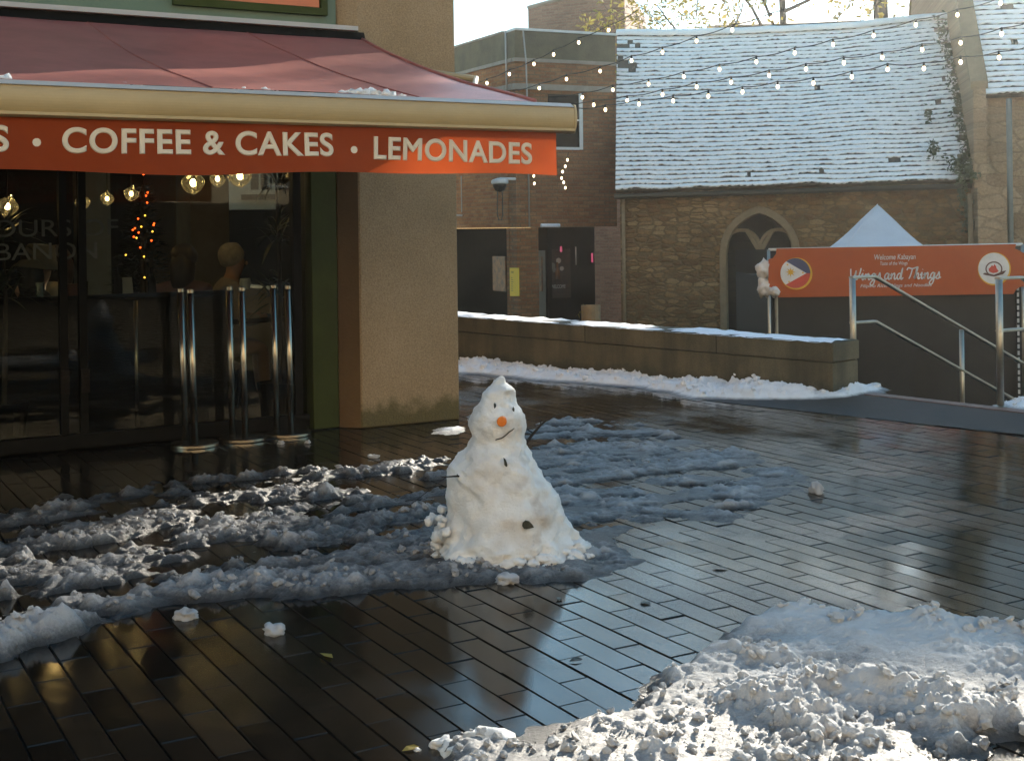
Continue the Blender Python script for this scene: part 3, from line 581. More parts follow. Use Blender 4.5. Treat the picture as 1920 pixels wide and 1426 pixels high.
# tables behind the bench
for x, lab in ((120, 'dark cafe table between the two people at the left window'), (430, 'dark cafe table before the grey haired person')):
    p = place(x, 560, 1.75, .02); th = thing('cafe_table', lab, 'table', p)
    b = MB(); b.box(-.4, .4, -.35, .35, .71, .75, lambda x, y, z: p+D*x+N*y+Vector((0, 0, z))); part(b, 'tabletop', M['darkwood'], th)
    b = MB(); b.tube([p, p+Vector((0, 0, .69))], .03, 10); b.lathe([(.22, 0), (.22, .015), (.04, .03)], p, 20); part(b, 'pedestal', M['black'], th)
def person(p, ang, lab, hair, hatm=None, top=None, lean=.1, arm=.0, k=1.0):
    """seated figure, one continuous skin; hair, hat and top as parts"""
    f = Vector((cos(ang), sin(ang), 0)); r = Vector((f.y, -f.x, 0)); U = Vector((0, 0, 1))
    def q(a, b, c): return p+(f*a+r*b+U*c)*k
    vs = [(q(0, 0, .50), .14), (q(lean*.4, 0, .68), .125), (q(lean*.8, 0, .86), .135), (q(lean, 0, 1.01), .115), (q(lean*1.15, 0, 1.09), .058), (q(lean*1.25+.01, 0, 1.14), .075), (q(lean*1.3+.015, 0, 1.22), .092), (q(lean*1.3+.01, 0, 1.28), .07)]
    es = [(i, i+1) for i in range(7)]
    for sg in (-1, 1):
        n = len(vs); vs += [(q(lean, sg*.18, 1.00), .070), (q(lean+.04, sg*.23, .72), .047), (q(lean+.24, sg*.16, .74+arm), .037), (q(lean+.30, sg*.13, .76+arm*1.3), .026)]
        es += [(3, n), (n, n+1), (n+1, n+2), (n+2, n+3)]
        n = len(vs); vs += [(q(.08, sg*.1, .49), .085), (q(.42, sg*.11, .50), .068), (q(.44, sg*.11, .12), .048), (q(.52, sg*.11, .05), .04)]
        es += [(0, n), (n, n+1), (n+1, n+2), (n+2, n+3)]
    def skin(vs, es, name, m, par):
        me = bpy.data.meshes.new(name); me.from_pydata([tuple(v) for v, _ in vs], es, []); o = bpy.data.objects.new(name, me); C.objects.link(o)
        sk = o.modifiers.new('skin', 'SKIN'); sk.use_smooth_shade = True; sb = o.modifiers.new('round', 'SUBSURF'); sb.levels = 2; sb.render_levels = 2
        for i, (v, rad) in enumerate(vs): o.data.skin_vertices[0].data[i].radius = (rad, rad)
        o.data.skin_vertices[0].data[0].use_root = True
        dg = bpy.context.evaluated_depsgraph_get(); m2 = bpy.data.meshes.new_from_object(o.evaluated_get(dg)); bpy.data.objects.remove(o); bpy.data.meshes.remove(me)
        m2.materials.clear(); m2.materials.append(m); o2 = bpy.data.objects.new(name, m2); C.objects.link(o2)
        if par: attach(o2, par)
        return o2
    th = thing('person', lab, 'person', p, 'people sitting in the cafe'); skin(vs, es, 'body', M['skin'], th)
    inf = .016; tv = [(v, rd+inf) for v, rd in vs[:4]]+[(vs[4][0], .074)]; te = [(0, 1), (1, 2), (2, 3), (3, 4)]
    for b0 in (8, 16):
        n = len(tv); tv += [(vs[b0][0], vs[b0][1]+inf), (vs[b0+1][0], vs[b0+1][1]+inf), (vs[b0+2][0], vs[b0+2][1]+inf*.8)]; te += [(3, n), (n, n+1), (n+1, n+2)]
    skin(tv, te, 'coat', top or M['coat'], th)
    hc = q(lean*1.3+.0, 0, 1.24); b = MB(); b.blob(hc-f*.022*k+U*.035*k, .112*k, (1, 1, .98), 3, .06, 3); 
    if hair is M['hair']: b.blob(hc-f*.055*k-U*.09*k, .105*k, (1, 1.15, 1.75), 3, .10, 9)
    part(b, 'hair', hair, th, smooth=True)
    nb = MB(); nb.blob(q(lean*1.3+.105, 0, 1.205), .016*k, (1, 1, 1.3), 1, 0); part(nb, 'nose', M['skin'], th, smooth=True)
    if hatm:
        b = MB(); b.lathe([(.175, -.045), (.18, -.04), (.122, .03), (.108, .12), (.09, .14), (.01, .145)], hc+U*.015, 28, f*.12+U); part(b, 'hat', hatm, th, smooth=True)
    return th
def seat(x, t): s, _ = fpx(x, 500, t); return fc(s, t, 0.02)
fa = atan2(D.y, D.x)
person(seat(40, 1.35), fa, 'person in grey bucket hat and dark coat sitting behind the cafe window', M['hair'], M['felt'], None, .10)
person(seat(108, 2.2), fa+pi, 'pale topped person with raised hands facing the one in the bucket hat', M['hair'], None, M['shirt'], .02, .22)
person(seat(330, 1.3), fa+.9, 'person with long dark hair and mauve knit, back to the cafe window', M['hair'], None, M['mauve'], .14)
person(seat(392, 1.7), fa-.15, 'grey haired person in pale shirt bending over table by the palm', M['greyhair'], None, M['shirt'], .16)
for x, t, a in ((40, 1.35, fa), (108, 2.2, fa+pi), (330, 1.3, fa+.9), (392, 1.7, fa-.15)):
    p = seat(x, t); f = Vector((cos(a), sin(a), 0)); r = Vector((f.y, -f.x, 0))
    lab = {40: 'dark chair under the person in the bucket hat', 108: 'dark chair under the pale topped person', 330: 'dark chair under the long haired person', 392: 'dark chair under the grey haired person'}[x]
    th = thing('cafe_chair', lab, 'chair', p, 'chairs in the cafe'); fn = lambda a, b, c: p+f*a+r*b+Vector((0, 0, c))
    b = MB(); b.box(-.2, .22, -.2, .2, .33, .37, fn); part(b, 'seat', M['darkwood'], th); b = MB(); b.box(-.24, -.205, -.2, .2, .38, .82, fn); part(b, 'backrest', M['darkwood'], th)
    for sx in (-.18, .2):
        for sy in (-.18, .18): b = MB(); b.tube([fn(sx, sy, 0), fn(sx, sy, .33)], .015, 6); part(b, 'leg', M['darkwood'], th)
def blades(c, n, ln, w, up, seed, m, name, par, droop=.5, spread=1.0):
    b = MB(); rz = random.Random(seed)
    for k in range(n):
        a = rz.uniform(0, 2*pi); el = rz.uniform(*up); L = ln*rz.uniform(.6, 1.1); d = Vector((cos(a)*cos(el)*spread, sin(a)*cos(el)*spread, sin(el))); sd_ = d.cross(Vector((0, 0, 1))).normalized()*w*rz.uniform(.6, 1.1); o = Vector(c)+Vector((rz.gauss(0, .03), rz.gauss(0, .03), rz.gauss(0, .05)))
        row = []
        for j in range(5):
            u = j/4; q = o+d*L*u-Vector((0, 0, droop*L*u*u)); ww = sd_*(sin(pi*min(.97, u*.9+.08))); row.append((b.vert(q-ww), b.vert(q+ww)))
        for (a0, a1), (b0, b1) in zip(row, row[1:]): b.f.append([a0, a1, b1, b0])
    return b.build(name, m, par)
for (x, yb, t, hs, lab) in ((520, 500, .62, ((0, 1.0), (0, 1.45), (0, 1.85)), 'tall dark palm in the cafe window next to the green frame'), (4, 520, .62, ((0, 1.1), (0, 1.5)), 'leafy dark plant in the cafe window under the left lamp')):
    s, _ = fpx(x, yb, t); p = fc(s, t, .021); th = thing('potted_palm', lab, 'plant', p)
    b = MB(); b.lathe([(.13, 0), (.17, .30), (.155, .30), (.15, .25)], p, 20); part(b, 'pot', M['black'], th)
    b = MB(); b.tube([p+Vector((0, 0, .2)), p+Vector((.02, .01, 1.0)), p+Vector((0, 0, hs[-1][1]))], [.02, .016, .01], 8); part(b, 'stem', M['bark'], th)
    for j, (dx, h) in enumerate(hs): blades(p+Vector((0, 0, h)), 34, .36, .013, (-.2, 1.2), j+int(x), M['leaf'], 'frond', th, .35)
p = fc(fpx(268, 500, 2.6)[0], 2.6, .021); zt = fpx(268, 350, 2.6)[1]
th = thing('christmas_tree', 'dark fir tree with red and amber fairy lights inside the cafe', 'christmas tree', p)
b = MB(); b.tube([p, (p.x, p.y, zt)], [.04, .01], 8); part(b, 'trunk', M['bark'], th)
nb = MB(); rz = random.Random(5)
for k in range(1500):
    h = rz.random(); z = .35+(zt-.35)*h; R = .42*(1-h)*rz.uniform(.4, 1.08)+.02; a = rz.uniform(0, 2*pi); q = Vector((p.x+R*cos(a), p.y+R*sin(a), z)); d = Vector((cos(a), sin(a), rz.uniform(-.4, .5)))*.09; sd_ = Vector((-sin(a), cos(a), rz.uniform(-.6, .6)))*.012
    nb.f.append([nb.vert(q-sd_), nb.vert(q+sd_), nb.vert(q+d)])
nb.build('foliage', M['needle'], th)
for i, (x, y) in enumerate(((269, 327), (277, 361), (274, 367), (276, 380), (272, 404), (259, 410), (289, 419), (253, 428), (249, 431), (260, 436), (251, 444), (284, 451), (263, 464), (288, 422), (286, 434), (265, 425), (256, 446), (270, 481), (271, 520), (236, 478))):
    q = place(x, y, 2.2 if y > 400 else 2.5); b = MB(); b.blob(q, .0085, (1, 1, 1), 1, 0); part(b, 'fairy_light', M['redlight'] if i not in (4, 14, 15, 16, 17, 18, 19) else M['yellight'], th)

# ------------------------------------------------------------------ twin posts by the door
tpost = None
for i, ((xa, xb, yb_, lab)) in enumerate(((348, 366, 833, 'twin brushed steel posts on round base, leftmost of three by the cafe window'), (436, 460, 822, 'middle pair of brushed steel posts on a round base by the cafe window'), (519, 546, 813, 'twin brushed steel posts nearest the green door frame'))):
    c = gnd((xa+xb)/2+8, yb_+2); th = thing('barrier_post', lab, 'barrier post', c, 'steel barrier posts outside the cafe')
    b = MB(); b.lathe([(.165, 0), (.168, .004), (.168, .020), (.160, .026), (.01, .028)], c, 48); part(b, 'base', M['steel'], th)
    for x, dy, h in ((xa, .075, 1.045), (xb, -.07, 1.045)):
        r = ray(x, yb_); q = Vector((r.x*(c.y+dy), c.y+dy, .028)); tl = Vector((-.012-.010*(i == 0), 0, 0))
        b = MB(); b.tube([q, q+tl+Vector((0, 0, h))], .0235, 20); po = part(b, 'post', M['steel'], th, smooth=False)
        for pl in po.data.polygons: pl.use_smooth = len(pl.vertices) == 4
        b = MB(); b.lathe([(.026, 0), (.026, .022), (.018, .028), (.005, .03)], q+tl+Vector((0, 0, h)), 18); part(b, 'cap', M['steel'], po)
UP = Vector((0, 0, 1))
# ------------------------------------------------------------------ low wall with coping
wdir = (WR-WLf).normalized(); wnr = Vector((-wdir.y, wdir.x, 0)); wnr = wnr if wnr.y > 0 else -wnr
def wtop(x, y, p):                                                # height of the wall top above foot p along pixel column
    return EYE+ray(x, y).z*p.y
hR = wtop(1562, 640, WR); hL = wtop(862, 585, gnd(862, 671)); WM = gnd(862, 671)
hF = hL+(hL-hR)*((WM-WLf).length/(WR-WM).length)
lw = thing('low_wall', 'long low stained concrete wall with a thin coating of snow on its coping', 'wall', WR)
TW = .42
def wallbar(z0f, z1f, o0, o1, name, m, ext=.0):
    b = MB(); a, c = WLf, WR+wdir*ext
    b.hexa([a+wnr*o0+UP*z0f(hF), c+wnr*o0+UP*z0f(hR), c+wnr*o1+UP*z0f(hR), a+wnr*o1+UP*z0f(hF), a+wnr*o0+UP*z1f(hF), c+wnr*o0+UP*z1f(hR), c+wnr*o1+UP*z1f(hR), a+wnr*o1+UP*z1f(hF)])
    return part(b, name, m, lw)
wallbar(lambda h: LOW, lambda h: h-.19, 0, TW, 'plinth', M['concrete'])
bevel(wallbar(lambda h: h-.182, lambda h: h-.012, -.012, TW+.012, 'coping', M['concrete'], .012), .012)
sn = MB(); nA = 300; wl = (WR-WLf).length; ids = {}
for i in range(nA+1):
    u = i/nA
    for j in range(9):
        v = j/8; q = WLf+wdir*(wl*u+.0)+wnr*(-.016+(TW+.03)*v); h = hF+(hR-hF)*u
        th_ = .001+.020*nz(q.x*1.4, q.y*1.4, 0, 1.7)+.016*nz(q.x, q.y, 3, 7)+.010*nz(q.x, q.y, 6, 22)+.006*sin(pi*v)-(.012 if j in (0, 8) else 0)
        ids[i, j] = sn.vert(q+UP*(h-.012+max(-.006, th_)))
for i in range(nA):
    for j in range(8): sn.f.append([ids[i, j], ids[i+1, j], ids[i+1, j+1], ids[i, j+1]])
part(sn, 'coping_snow', M['topsnow'], lw, smooth=True)
for k, u in enumerate((.30, .42, .53, .64, .75, .86, .94)):        # joints between the coping blocks, as shallow recesses of darker stone
    q = WLf+wdir*wl*u; h = hF+(hR-hF)*u; b = MB(); b.hexa([q+wnr*-.0135+UP*(h-.18), q+wdir*.008+wnr*-.0135+UP*(h-.18), q+wdir*.008+wnr*-.011+UP*(h-.18), q+wnr*-.011+UP*(h-.18), q+wnr*-.0135+UP*(h-.02), q+wdir*.008+wnr*-.0135+UP*(h-.02), q+wdir*.008+wnr*-.011+UP*(h-.02), q+wnr*-.011+UP*(h-.02)]); part(b, 'coping_joint', M['black'], lw)
# planter behind the wall
p = at(1108, 600, 17.2); th = thing('planter', 'woven planter with yellow leaves behind the low wall near the dark shopfront', 'planter', (p.x, p.y, LOW))
b = MB(); zt = at(1108, 572, 17.2).z; b.lathe([(.10, LOW), (.13, zt), (.115, zt), (.11, zt-.06)], (p.x, p.y, 0), 16); part(b, 'pot', M['mould'], th); blades((p.x-.10, p.y-.05, zt-.09), 30, .10, .008, (-.2, 1.2), 4, M['autumn'], 'foliage', th)

# ------------------------------------------------------------------ chapel
CE0, CE1 = at(1154, 357, 25.2), at(1822, 336, 23.6); CR0, CR1 = at(1157, 62, 27.9), at(1778, 30, 26.7)
ch = thing('stone_chapel', 'old rubble stone chapel with a pointed window under a snow covered roof', 'church', (CE0+CE1)/2*1.0)
ca = (CE1-CE0); ca.z = 0; ca.normalize(); cn = Vector((-ca.y, ca.x, 0))
WB0 = CE0+cn*.22+ca*.05; WB1 = CE1+cn*.22+ca*.1; WLn = (WB1-WB0).dot(ca)
def cw(a, d, z): return Vector((WB0.x, WB0.y, 0))+ca*a+cn*d+UP*z
def eav(a): return CE0.z+(CE1.z-CE0.z)*a/WLn
def ca_of(x, y, d=0.0):
    r = ray(x, y); o = Vector((0, 0, EYE)); p0 = cw(0, d, 0); k = (p0-o).dot(cn)/r.dot(cn); p = o+r*k; return (p-p0).dot(ca), p.z
aL, aR = ca_of(1356, 500)[0], ca_of(1494, 500)[0]; zap = ca_of(1424, 393)[1]; ac = (aL+aR)/2; hw = (aR-aL)/2; zsp = zap-1.05*hw*1.15
def arch(a, hw_, zs, za):                                         # pointed arch height at offset a from the centre
    u = min(1, abs(a)/hw_); R = 1.35; c = R-1
    return zs+(za-zs)*sqrt(max(0, R*R-(u+c)**2))/sqrt(R*R-c*c)
b = MB(); n = 40; ZB = LOW
def wq(a0, a1, zl0, zl1, zh0, zh1, d=0): b.f.append([b.vert(cw(a0, d, zl0)), b.vert(cw(a1, d, zl1)), b.vert(cw(a1, d, zh1)), b.vert(cw(a0, d, zh0))])
wq(0, aL, ZB, ZB, eav(0)+.12, eav(aL)+.12); wq(aR, WLn+.6, ZB, ZB, eav(aR)+.12, eav(WLn+.6)+.12); wq(aL, aR, ZB, ZB, ZB+.5, ZB+.5)
for k in range(n):
    a0 = aL+(aR-aL)*k/n; a1 = aL+(aR-aL)*(k+1)/n; z0 = arch(a0-ac, hw, zsp, zap); z1 = arch(a1-ac, hw, zsp, zap)
    wq(a0, a1, z0, z1, eav(a0)+.12, eav(a1)+.12)
    b.f.append([b.vert(cw(a0, 0, z0)), b.vert(cw(a1, 0, z1)), b.vert(cw(a1, .35, z1)), b.vert(cw(a0, .35, z0))])
for a in (aL, aR): b.f.append([b.vert(cw(a, 0, ZB+.5)), b.vert(cw(a, .35, ZB+.5)), b.vert(cw(a, .35, zsp)), b.vert(cw(a, 0, zsp))])
b.f.append([b.vert(cw(0, 0, ZB)), b.vert(cw(0, 6, ZB)), b.vert(cw(0, 6, CE0.z)), b.vert(cw(0, 3.0, CR0.z-.05)), b.vert(cw(0, 0, eav(0)+.12))])
b.f.append([b.vert(cw(0, 6, ZB)), b.vert(cw(WLn+.6, 6, ZB)), b.vert(cw(WLn+.6, 6, CE0.z)), b.vert(cw(0, 6, CE0.z))])
b.build('wall', M['rubble'], ch)
win = MB(); pts = [cw(aL+(aR-aL)*k/n, .30, arch(aL+(aR-aL)*k/n-ac, hw, zsp, zap)) for k in range(n+1)]; win.f.append([win.vert(p) for p in [cw(aL, .30, ZB+.5)]+pts+[cw(aR, .30, ZB+.5)]]); wn_ = win.build('window', plain('leaded_window', (.035, .03, .02), (.016, .014, .01), .6, 12, spec=.15), ch)
def ribbon(path, w, d0, d1, name, m, par):
    """stone moulding: path of (a, z) with half width w between depths d0 and d1"""
    b = MB(); q = []
    for i, (a, z) in enumerate(path):
        a0, z0 = path[max(0, i-1)]; a1, z1 = path[min(len(path)-1, i+1)]; l = hypot(a1-a0, z1-z0); nx, nz_ = -(z1-z0)/l*w, (a1-a0)/l*w
        q.append([b.vert(cw(a-nx, d1, z-nz_)), b.vert(cw(a-nx*.7, d0, z-nz_*.7)), b.vert(cw(a+nx*.7, d0, z+nz_*.7)), b.vert(cw(a+nx, d1, z+nz_))])
    for r0, r1 in zip(q, q[1:]):
        for k in range(3): b.f.append([r0[k], r1[k], r1[k+1], r0[k+1]])
    return b.build(name, m, par)
full = [(aL, ZB+.5)]+[(aL+(aR-aL)*k/n, arch(aL+(aR-aL)*k/n-ac, hw, zsp, zap)) for k in range(n+1)]+[(aR, ZB+.5)]
ribbon(full, .085, -.05, .06, 'window_surround', M['mould'], wn_)
zf = zsp+.02
for sg in (-1, 1):                                                # tracery: two lancets and the eye between them
    lan = [(ac+sg*(hw*.5-hw*.5*cos(pi*k/16)), zf+.62*hw*sin(pi*k/16)**.8) for k in range(17)]
    ribbon(lan, .035, .10, .22, 'tracery', M['mould'], wn_)
    ribbon([(ac+sg*hw*.04*k, zf+hw*.62*(k/9)**1.0) for k in range(1, 10)], .045, .08, .22, 'tracery', M['mould'], wn_)
ribbon([(ac, ZB+.5), (ac, zf+.02)], .05, .08, .22, 'mullion', M['mould'], wn_)
for k in range(9): 
    z = ZB+.7+k*.24; ribbon([(aL+.06, z), (aR-.06, z)], .009, .28, .298, 'glazing_bar', M['black'], wn_)
b = MB(); b.tube([cw(.07, -.06, LOW), cw(.07, -.06, eav(0)-.1)], .035, 10); part(b, 'corner_strip', M['mould'], ch, smooth=True)  # pale strip added to stand for the sunlit edge of the corner
def rsurf(E0, E1, R0, R1, a, v, sag=.10):
    p = (E0.lerp(E1, a)).lerp(R0.lerp(R1, a), v); return p-UP*(sag*sin(pi*a)*v+.03*nz(a*5, v*3, 2, 1))
def snowy_roof(E0, E1, R0, R1, rows, cols, par, bare, seed, sag=.1):
    nrm = (E1-E0).cross(R0-E0).normalized(); nrm = nrm if nrm.z > 0 else -nrm
    b = MB(); ids = {}
    for i in range(41):
        for j in range(21): ids[i, j] = b.vert(rsurf(E0, E1, R0, R1, i/40, j/20, sag)-nrm*.01)
    for i in range(40):
        for j in range(20): b.f.append([ids[i, j], ids[i+1, j], ids[i+1, j+1], ids[i, j+1]])
    low = [b.vert(rsurf(E0, E1, R0, R1, i/40, 0, sag)-nrm*.10) for i in range(41)]
    for i in range(40): b.f.append([low[i], low[i+1], ids[i+1, 0], ids[i, 0]])
    roof = b.build('roof', M['slate'], par)
    sl = (R0-E0).length; s = MB(); rz = random.Random(seed); L = (E1-E0).length
    for r in range(rows):
        v0 = r/rows; v1 = (r+1)/rows; off = rz.random(); tw = .14+.05*v0; prev = None; thick = .034*(1-.35*v0)
        for c in range(cols+1):
            a = c/cols; x = a*L; ph = (x/tw+off+.35*nz(x, r*3.1, seed, 2.2)) % 1.0
            lump = .30*abs(sin(pi*ph))**.6; gap = .31-lump*.65+.26*nz(x*3.0, r*1.7, seed, 1.3)+.15*nz(x*9, r, seed, 2)
            g = max(.03, min(.85, gap)); miss = bare(a, v0)+.55*nz(x*2.2, r*.8, seed+9, 1.0) > .5
            dv = (v1-v0); k = .8+.5*nz(x*6, r, seed+3, 2)
            col = [s.vert(rsurf(E0, E1, R0, R1, a, v1+.0*dv, sag)+nrm*.004), s.vert(rsurf(E0, E1, R0, R1, a, v0+dv*.62, sag)+nrm*thick*.62*k), s.vert(rsurf(E0, E1, R0, R1, a, v0+dv*(g+.10), sag)+nrm*thick*k), s.vert(rsurf(E0, E1, R0, R1, a, v0+dv*g, sag)+nrm*thick*.55*k), s.vert(rsurf(E0, E1, R0, R1, a, v0+dv*(g+.06), sag)-nrm*.008)]
            if prev and not miss:
                for q in range(4): s.f.append([prev[q], prev[q+1], col[q+1], col[q]])
            prev = None if miss else col
    sn_ = s.build('roof_snow', M['roofsnow'], roof, smooth=True)
    return roof
snowy_roof(CE0, CE1, CR0, CR1, 37, 300, ch, lambda a, v: (.42*sstep(.16, .0, a)*sstep(.45, .8, v)+.34*sstep(.86, 1.0, a)), 3)
b = MB(); q0 = [rsurf(CE0, CE1, CR0, CR1, k/40, 1.0, .10) for k in range(41)]
rings = []
for k, p in enumerate(q0):
    rings.append([b.vert(p+cn*(.16*cos(t))+UP*(.10*sin(t)+.0+.012*nz(k*.4, t, 0, 1))-UP*.03) for t in [pi*(1+.15)-pi*1.3*j/7 for j in range(8)]])
for r0, r1 in zip(rings, rings[1:]):
    for j in range(7): b.f.append([r0[j], r1[j], r1[j+1], r0[j+1]])
part(b, 'ridge_snow', M['roofsnow'], ch, smooth=True)
back0, back1 = CE0+cn*6, CE1+cn*6
b = MB(); b.poly([CR0, CR1, Vector((back1.x, back1.y, CE1.z)), Vector((back0.x, back0.y, CE0.z))]); b.build('rear_roof', M['slate'], ch)
b = MB(); b.tube([CE0-UP*.12-ca*.02, CE1-UP*.12], .05, 10); part(b, 'gutter', plain('old_gutter', (.06, .045, .025), None, .7), ch)

# ------------------------------------------------------------------ nave of the church on the right
ge = Vector((.98, -.19, 0)).normalized(); gg = Vector((.19, .98, 0)).normalized()
N0 = Vector((at(1826, 300, 23.45).x, 23.45, 0)); NE = at(1858, 178, 23.5).z; NR = 10.55; HW = 6.2; NLEN = 16
def nv(e, g, z): return N0+ge*e+gg*g+UP*z
na = thing('stone_nave', 'tall sandstone church nave with gable parapet and snowy roof beside the chapel', 'church', N0)
TP = .22
b = MB(); prof = [(0, LOW), (2*HW, LOW), (2*HW, NE+.1), (HW, NR+.2), (0, NE+.1)]
b.prism([nv(0, g, z) for g, z in prof], ge*TP); part(b, 'gable_wall', M['nave'], na)
b = MB()
for sg in (0, 1):
    g0, g1 = (0, HW) if not sg else (2*HW, HW); m_ = (nv(0, g0, NE+.104), nv(0, g1, NR+.204)); b.hexa([m_[0]-ge*.04, m_[0]+ge*(TP+.04), m_[1]+ge*(TP+.04), m_[1]-ge*.04, m_[0]-ge*.04+UP*.14, m_[0]+ge*(TP+.04)+UP*.14, m_[1]+ge*(TP+.04)+UP*.14, m_[1]-ge*.04+UP*.14])
part(b, 'parapet_coping', M['mould'], na)
b = MB(); b.poly([nv(TP, .25, LOW), nv(NLEN, .25, LOW), nv(NLEN, .25, NE), nv(TP, .25, NE)]); b.poly([nv(NLEN, .25, LOW), nv(NLEN, 2*HW, LOW), nv(NLEN, HW, NR), nv(NLEN, .25, NE)]); b.build('wall', M['nave'], na)
snowy_roof(nv(TP, -.02, NE), nv(NLEN, -.02, NE), nv(TP, HW, NR), nv(NLEN, HW, NR), 62, 260, na, lambda a, v: .08, 11, 0.0)
b = MB(); b.poly([nv(TP, HW, NR), nv(NLEN, HW, NR), nv(NLEN, 2*HW, NE), nv(TP, 2*HW, NE)]); b.build('rear_roof', M['slate'], na)
for x, nm in ((1893, 'downpipe'), ):
    p = at(x, 300, 23.2); b = MB(); b.tube([(p.x, p.y, LOW), (p.x, p.y, NE-.1)], .05, 10); part(b, nm, M['shutter'], na, smooth=True)
p = at(1808, 330, 23.3); b = MB(); b.tube([(p.x+.1, p.y, LOW), (p.x+.1, p.y, 2.0)], .045, 10); part(b, 'corner_strip', M['mould'], na, smooth=True)
b = MB(); b.prism([nv(-.02, -.02, LOW), nv(TP+.25, -.02, LOW), nv(TP+.25, -.5, LOW), nv(-.02, -.5, LOW)], UP*(2.1-LOW)); part(b, 'buttress', M['nave'], na)
# ivy on the junction of chapel roof and nave
iv = MB(); rz = random.Random(8)
for (x0, y0, x1, y1, wd, n_) in ((1762, 40, 1800, 190, 14, 500), (1795, 180, 1825, 330, 15, 700), (1738, 214, 1744, 218, 7, 60), (1742, 276, 1758, 284, 8, 110), (1790, 300, 1822, 330, 22, 420), (1800, 330, 1818, 430, 12, 420)):
    for k in range(int(n_*.62)):
        u = rz.random(); x = x0+(x1-x0)*u+rz.gauss(0, wd*.5); y = y0+(y1-y0)*u+rz.gauss(0, 8); fr = max(0, min(1, (336-y)/306)); Y = 23.55+3.1*fr-.10-rz.random()*.16
        p = at(x, y, Y); d = Vector((rz.gauss(0, 1), rz.gauss(0, 1), rz.gauss(0, 1))).normalized()*.045; e = d.orthogonal().normalized()*.03
        iv.f.append([iv.vert(p-d), iv.vert(p+e), iv.vert(p+d), iv.vert(p-e)])
tag(iv.build('ivy', M['ivy']), 'ivy climbing the corner between chapel roof and nave gable', 'ivy')

# ------------------------------------------------------------------ brick building
BC = at(966, 200, 26.0); BC.z = 0
q = at(1160, 200, 27.0); bd = Vector((q.x-BC.x, q.y-BC.y, 0)).normalized(); q = at(880, 200, 27.9); be = Vector((q.x-BC.x, q.y-BC.y, 0)).normalized()
zT = at(966, 57, 26).z; bb = thing('brick_building', 'brown brick building with dark ground floor openings and a pale parapet line', 'building', BC)
def bz(y): return at(968, y, 26).z
BLf = 7.5
def face(dv, L, z0, z1, o, th_, name, m, u0=0.0):
    nrm_ = Vector((dv.y, -dv.x, 0)); nrm_ = nrm_ if nrm_.y < 0 else -nrm_
    b = MB(); b.prism([BC+dv*u0+nrm_*o+UP*z0, BC+dv*L+nrm_*o+UP*z0, BC+dv*L-nrm_*th_+UP*z0, BC+dv*u0-nrm_*th_+UP*z0], UP*(z1-z0)); return part(b, name, m, bb)
zl = bz(427)
def u_on(dv, x):
    r = ray(x, 400); A = r.x; return (A*BC.y-BC.x)/(dv.x-A*dv.y)
BR = u_on(bd, 1157)
face(bd, BR, zl, bz(112), 0, .35, 'wall', M['brick']); face(be, BLf, zl, bz(112), 0, .35, 'wall', M['bricklit'], .36)
face(bd, BR, bz(111.5), zT, .02, .35, 'parapet', M['parapet']); face(be, BLf, bz(111.5), zT, .02, .35, 'parapet', M['parapet'], .37)
face(bd, BR, zT+.002, zT+.05, .05, .4, 'parapet_cap', M['white']); face(be, BLf, zT+.002, zT+.045, .05, .4, 'parapet_cap', M['band'], .45)
for dv, L, u0 in ((bd, BR, -.03), (be, BLf, .07)):
    face(dv, L, bz(167), bz(156.5), .05, .06, 'stone_band', M['band'], u0); face(dv, L, bz(115), bz(108.5), .05, .06, 'stone_band', M['band'], u0)
u1, u2 = u_on(bd, 1009), u_on(bd, 1200); face(bd, u1, LOW, zl-.002, -.003, .5, 'pier', M['brick']); face(be, u_on(be, 953), LOW, zl-.002, -.003, .3, 'pier', M['bricklit'], .5 if False else .34)
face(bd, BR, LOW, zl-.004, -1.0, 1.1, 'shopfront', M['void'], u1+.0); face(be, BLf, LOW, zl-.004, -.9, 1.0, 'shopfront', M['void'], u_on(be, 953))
def panel(dv, x0, x1, y0, y1, o, name, m, th_=.03, par=None):
    a, c = sorted((u_on(dv, x0), u_on(dv, x1))); f = BC.y+dv.y*(a+c)/2; 
    nrm_ = Vector((dv.y, -dv.x, 0)); nrm_ = nrm_ if nrm_.y < 0 else -nrm_
    r0, r1 = at((x0+x1)/2, y1, f), at((x0+x1)/2, y0, f); b = MB()
    b.prism([BC+dv*a+nrm_*o+UP*r0.z, BC+dv*c+nrm_*o+UP*r0.z, BC+dv*c+nrm_*(o-th_)+UP*r0.z, BC+dv*a+nrm_*(o-th_)+UP*r0.z], UP*(r1.z-r0.z)); return part(b, name, m, par if par is not None else bb)
panel(bd, 1022, 1048, 470, 600, -.5, 'shutter_panel', M['shutter'], .06)
po = panel(bd, 1050, 1104, 468, 562, -.85, 'poster', M['poster']); panel(be, 861, 884, 482, 548, -.8, 'poster', M['poster2']); panel(be, 948, 957, 482, 548, -.7, 'poster', M['poster2'])
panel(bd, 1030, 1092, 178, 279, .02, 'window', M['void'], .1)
w0 = panel(bd, 1087, 1093, 175, 281, .05, 'window_frame', M['white'], .05); panel(bd, 1030, 1087, 276, 281, .05, 'window_frame', M['white'], .05); panel(bd, 1040, 1087, 224, 227, .05, 'window_frame', M['white'], .05)
tt = MB(); fq = BC.y+bd.y*1.5; nb_ = Vector((bd.y, -bd.x, 0)); nb_ = nb_ if nb_.y < 0 else -nb_
def on_b(x, y, o=-.84):
    u = u_on(bd, x); return BC+bd*u+nb_*o+UP*at(x, y, BC.y+bd.y*u).z
p0 = on_b(1054, 544); put_text(tt, 'ALL WELCOME', .11, lambda x, y, z: p0+bd*x+UP*y+nb_*(.012+z), width=.48); part(tt, 'poster_lettering', M['white'], po)
